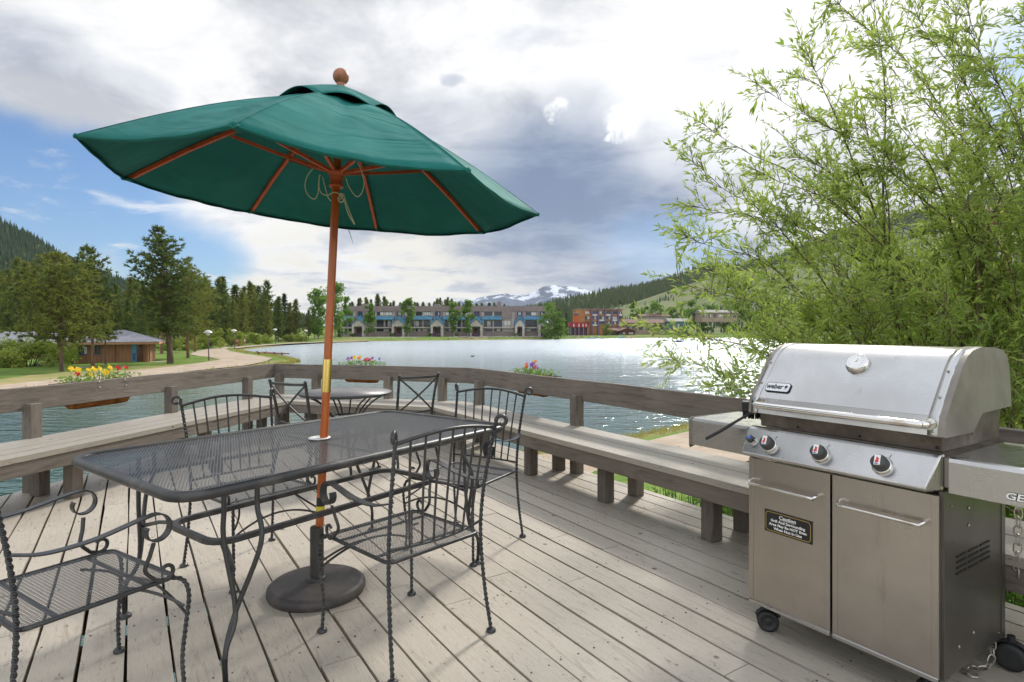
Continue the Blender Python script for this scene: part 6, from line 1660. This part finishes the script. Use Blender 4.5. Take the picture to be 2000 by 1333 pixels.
# shrubs filling the right bank behind the willow
for i, (x, y, rx, H, lab) in enumerate(((12.5, 19, 3.0, 3.6, 'leafy shrub on the right bank just behind the willow'), (17, 25, 3.4, 4.2, 'tall leafy shrub on the right bank behind the grill lid'), (24, 33, 4.5, 5, 'green shrub farther back on the right bank'), (9.2, 10.5, 2.0, 2.6, 'green shrub at the right edge behind the willow'), (33, 47, 5, 6.5, 'large shrub near the brown-roofed house'), (15, 14.5, 3, 4, 'dense shrub beyond the right edge of the willow'), (41, 60, 6, 7, 'wide shrub left of the brown-roofed house'))):
    bush(lab, (x, y, gh(x, y)), rx, rx*.8, H, 400+i, FM['bush' if i % 2 else 'aspen'], 30, 110, .13+.004*y)
# weeds by the deck edge and grass tufts on the near shore
def weeds():
    cache = {}
    def gh_near(x, y):
        k = (round(x*3), round(y*3))
        if k not in cache: cache[k] = gh(k[0]/3, k[1]/3)
        return cache[k]
    rr = random.Random(5); mb = MB()
    for _ in range(5200):
        s = rr.uniform(1.0, 8.4); n = 3.5+abs(rr.gauss(0, .55)); p = co2+D1*s*1.0; n0 = n; q = V(p.x, p.y, 0)+N1*(n0-3.33)
        g = gh_near(q.x, q.y)
        dens = .5 if s < 2.6 else 1
        if rr.random() > dens: continue
        h = rr.uniform(.45, 1.25)*(.75 if s < 2.6 else 1); top = V(q.x+rr.gauss(0, .05), q.y+rr.gauss(0, .05), g+h); mb.ca = rr.random(); mb.tube([V(q.x, q.y, g-.03), top], .0025, 3, cap=False)
        for k in range(rr.randint(5, 9)):
            f = rr.uniform(.25, 1); c = V(q.x, q.y, g).lerp(top, f); a = rr.uniform(0, 6.28); u = V(math.cos(a), math.sin(a), rr.uniform(.0, .8)).normalized()*rr.uniform(.05, .105); w = u.cross(V(0, 0, 1)).normalized()*u.length*.22
            mb.add([c, c+u*.5-w, c+u+V(0, 0, -.01), c+u*.5+w], [(0, 1, 2, 3)])
    tag(mb.build('ground_cover', FM['weed']), kind='stuff')
weeds()
def grass():
    rr = random.Random(6); mb = MB(); pts = []
    segs = [SH[i] for i in range(len(SH))]
    for i in range(len(segs)):
        a, b = segs[i], segs[(i+1) % len(segs)]; L = math.hypot(*(b-a)); mid = (a+b)/2
        if mid[1] < 0 or L > 60: continue
        dist = math.hypot(*mid)
        if dist > 110: continue
        n = int(L*(60 if dist < 30 else 16))
        for _ in range(n):
            f = rr.random(); p = a+(b-a)*f+np.array([rr.gauss(0, .6), rr.gauss(0, .6)]); pts.append((p, dist))
    hs = ground_h([p for p, _ in pts])
    for (p, dist), h in zip(pts, hs):
        if h < WZ+.02: continue
        mb.ca = rr.random(); sc = 1 if dist < 30 else 1.7
        for k in range(4):
            a = rr.uniform(0, 6.28); l = rr.uniform(.10, .26)*sc; w = .010*sc*(1 if dist < 30 else 3); c = V(p[0]+rr.gauss(0, .06), p[1]+rr.gauss(0, .06), h-.02); mb.add([c-V(w, 0, 0), c+V(w, 0, 0), c+V(math.cos(a)*l*.5, math.sin(a)*l*.5, l)], [(0, 1, 2)])
    tag(mb.build('shore_grass', mat('dry_grass', rough=.9, fn=foliage((.26, .24, .09), (.20, .22, .06), 1.5, c3=(.34, .28, .13)), trans=.3)), kind='stuff')
grass()

# ---------------------------------------------------------------- the air between here and the mountains
def number_labels(group, base, side):
    """copies that nothing but their place tells apart: say which one, counted from the left"""
    o = sorted([x for x in COL.objects if x.get('group') == group and x.get('category') and x.parent is None], key=lambda x: x.location.x/x.location.y)
    W1 = ['zero', 'first', 'second', 'third', 'fourth', 'fifth', 'sixth', 'seventh', 'eighth', 'ninth']
    def nth(i): return W1[i] if i < 10 else '%d%s' % (i, {1: 'st', 2: 'nd', 3: 'rd'}.get(i % 10 if i % 100 not in (11, 12, 13) else 0, 'th'))
    for i, x in enumerate(o): x['label'] = '%s %s from the left %s' % (nth(i+1), base(x), side)
def cbase(x): return ('tall ' if x.scale.z > 1.15 else 'small ' if x.scale.z < .8 else '')+('spruce' if x.name.startswith('spruce') else 'pine')
number_labels(FG, cbase, 'in the dense conifer row beyond path and cabin')
number_labels(CG, cbase, 'of those behind the apartment block roof')
number_labels(TG, lambda x: 'leafy tree', 'in the row below the meadow hill')
def haze():
    m = bpy.data.materials.new('air'); m.use_nodes = True; N = NT(m.node_tree); N.n.clear()
    out = N.n.new('ShaderNodeOutputMaterial'); v = N.n.new('ShaderNodeVolumePrincipled'); v.inputs['Density'].default_value = HAZE
    v.inputs['Color'].default_value = (.80, .88, 1.0, 1); v.inputs['Anisotropy'].default_value = .0; N.l.new(v.outputs[0], out.inputs['Volume'])
    mb = MB(); mb.box(-5200, 5200, -150, 5400, -30, 640); tag(mb.build('haze', m), kind='stuff')
HAZE = 5.5e-5
haze()
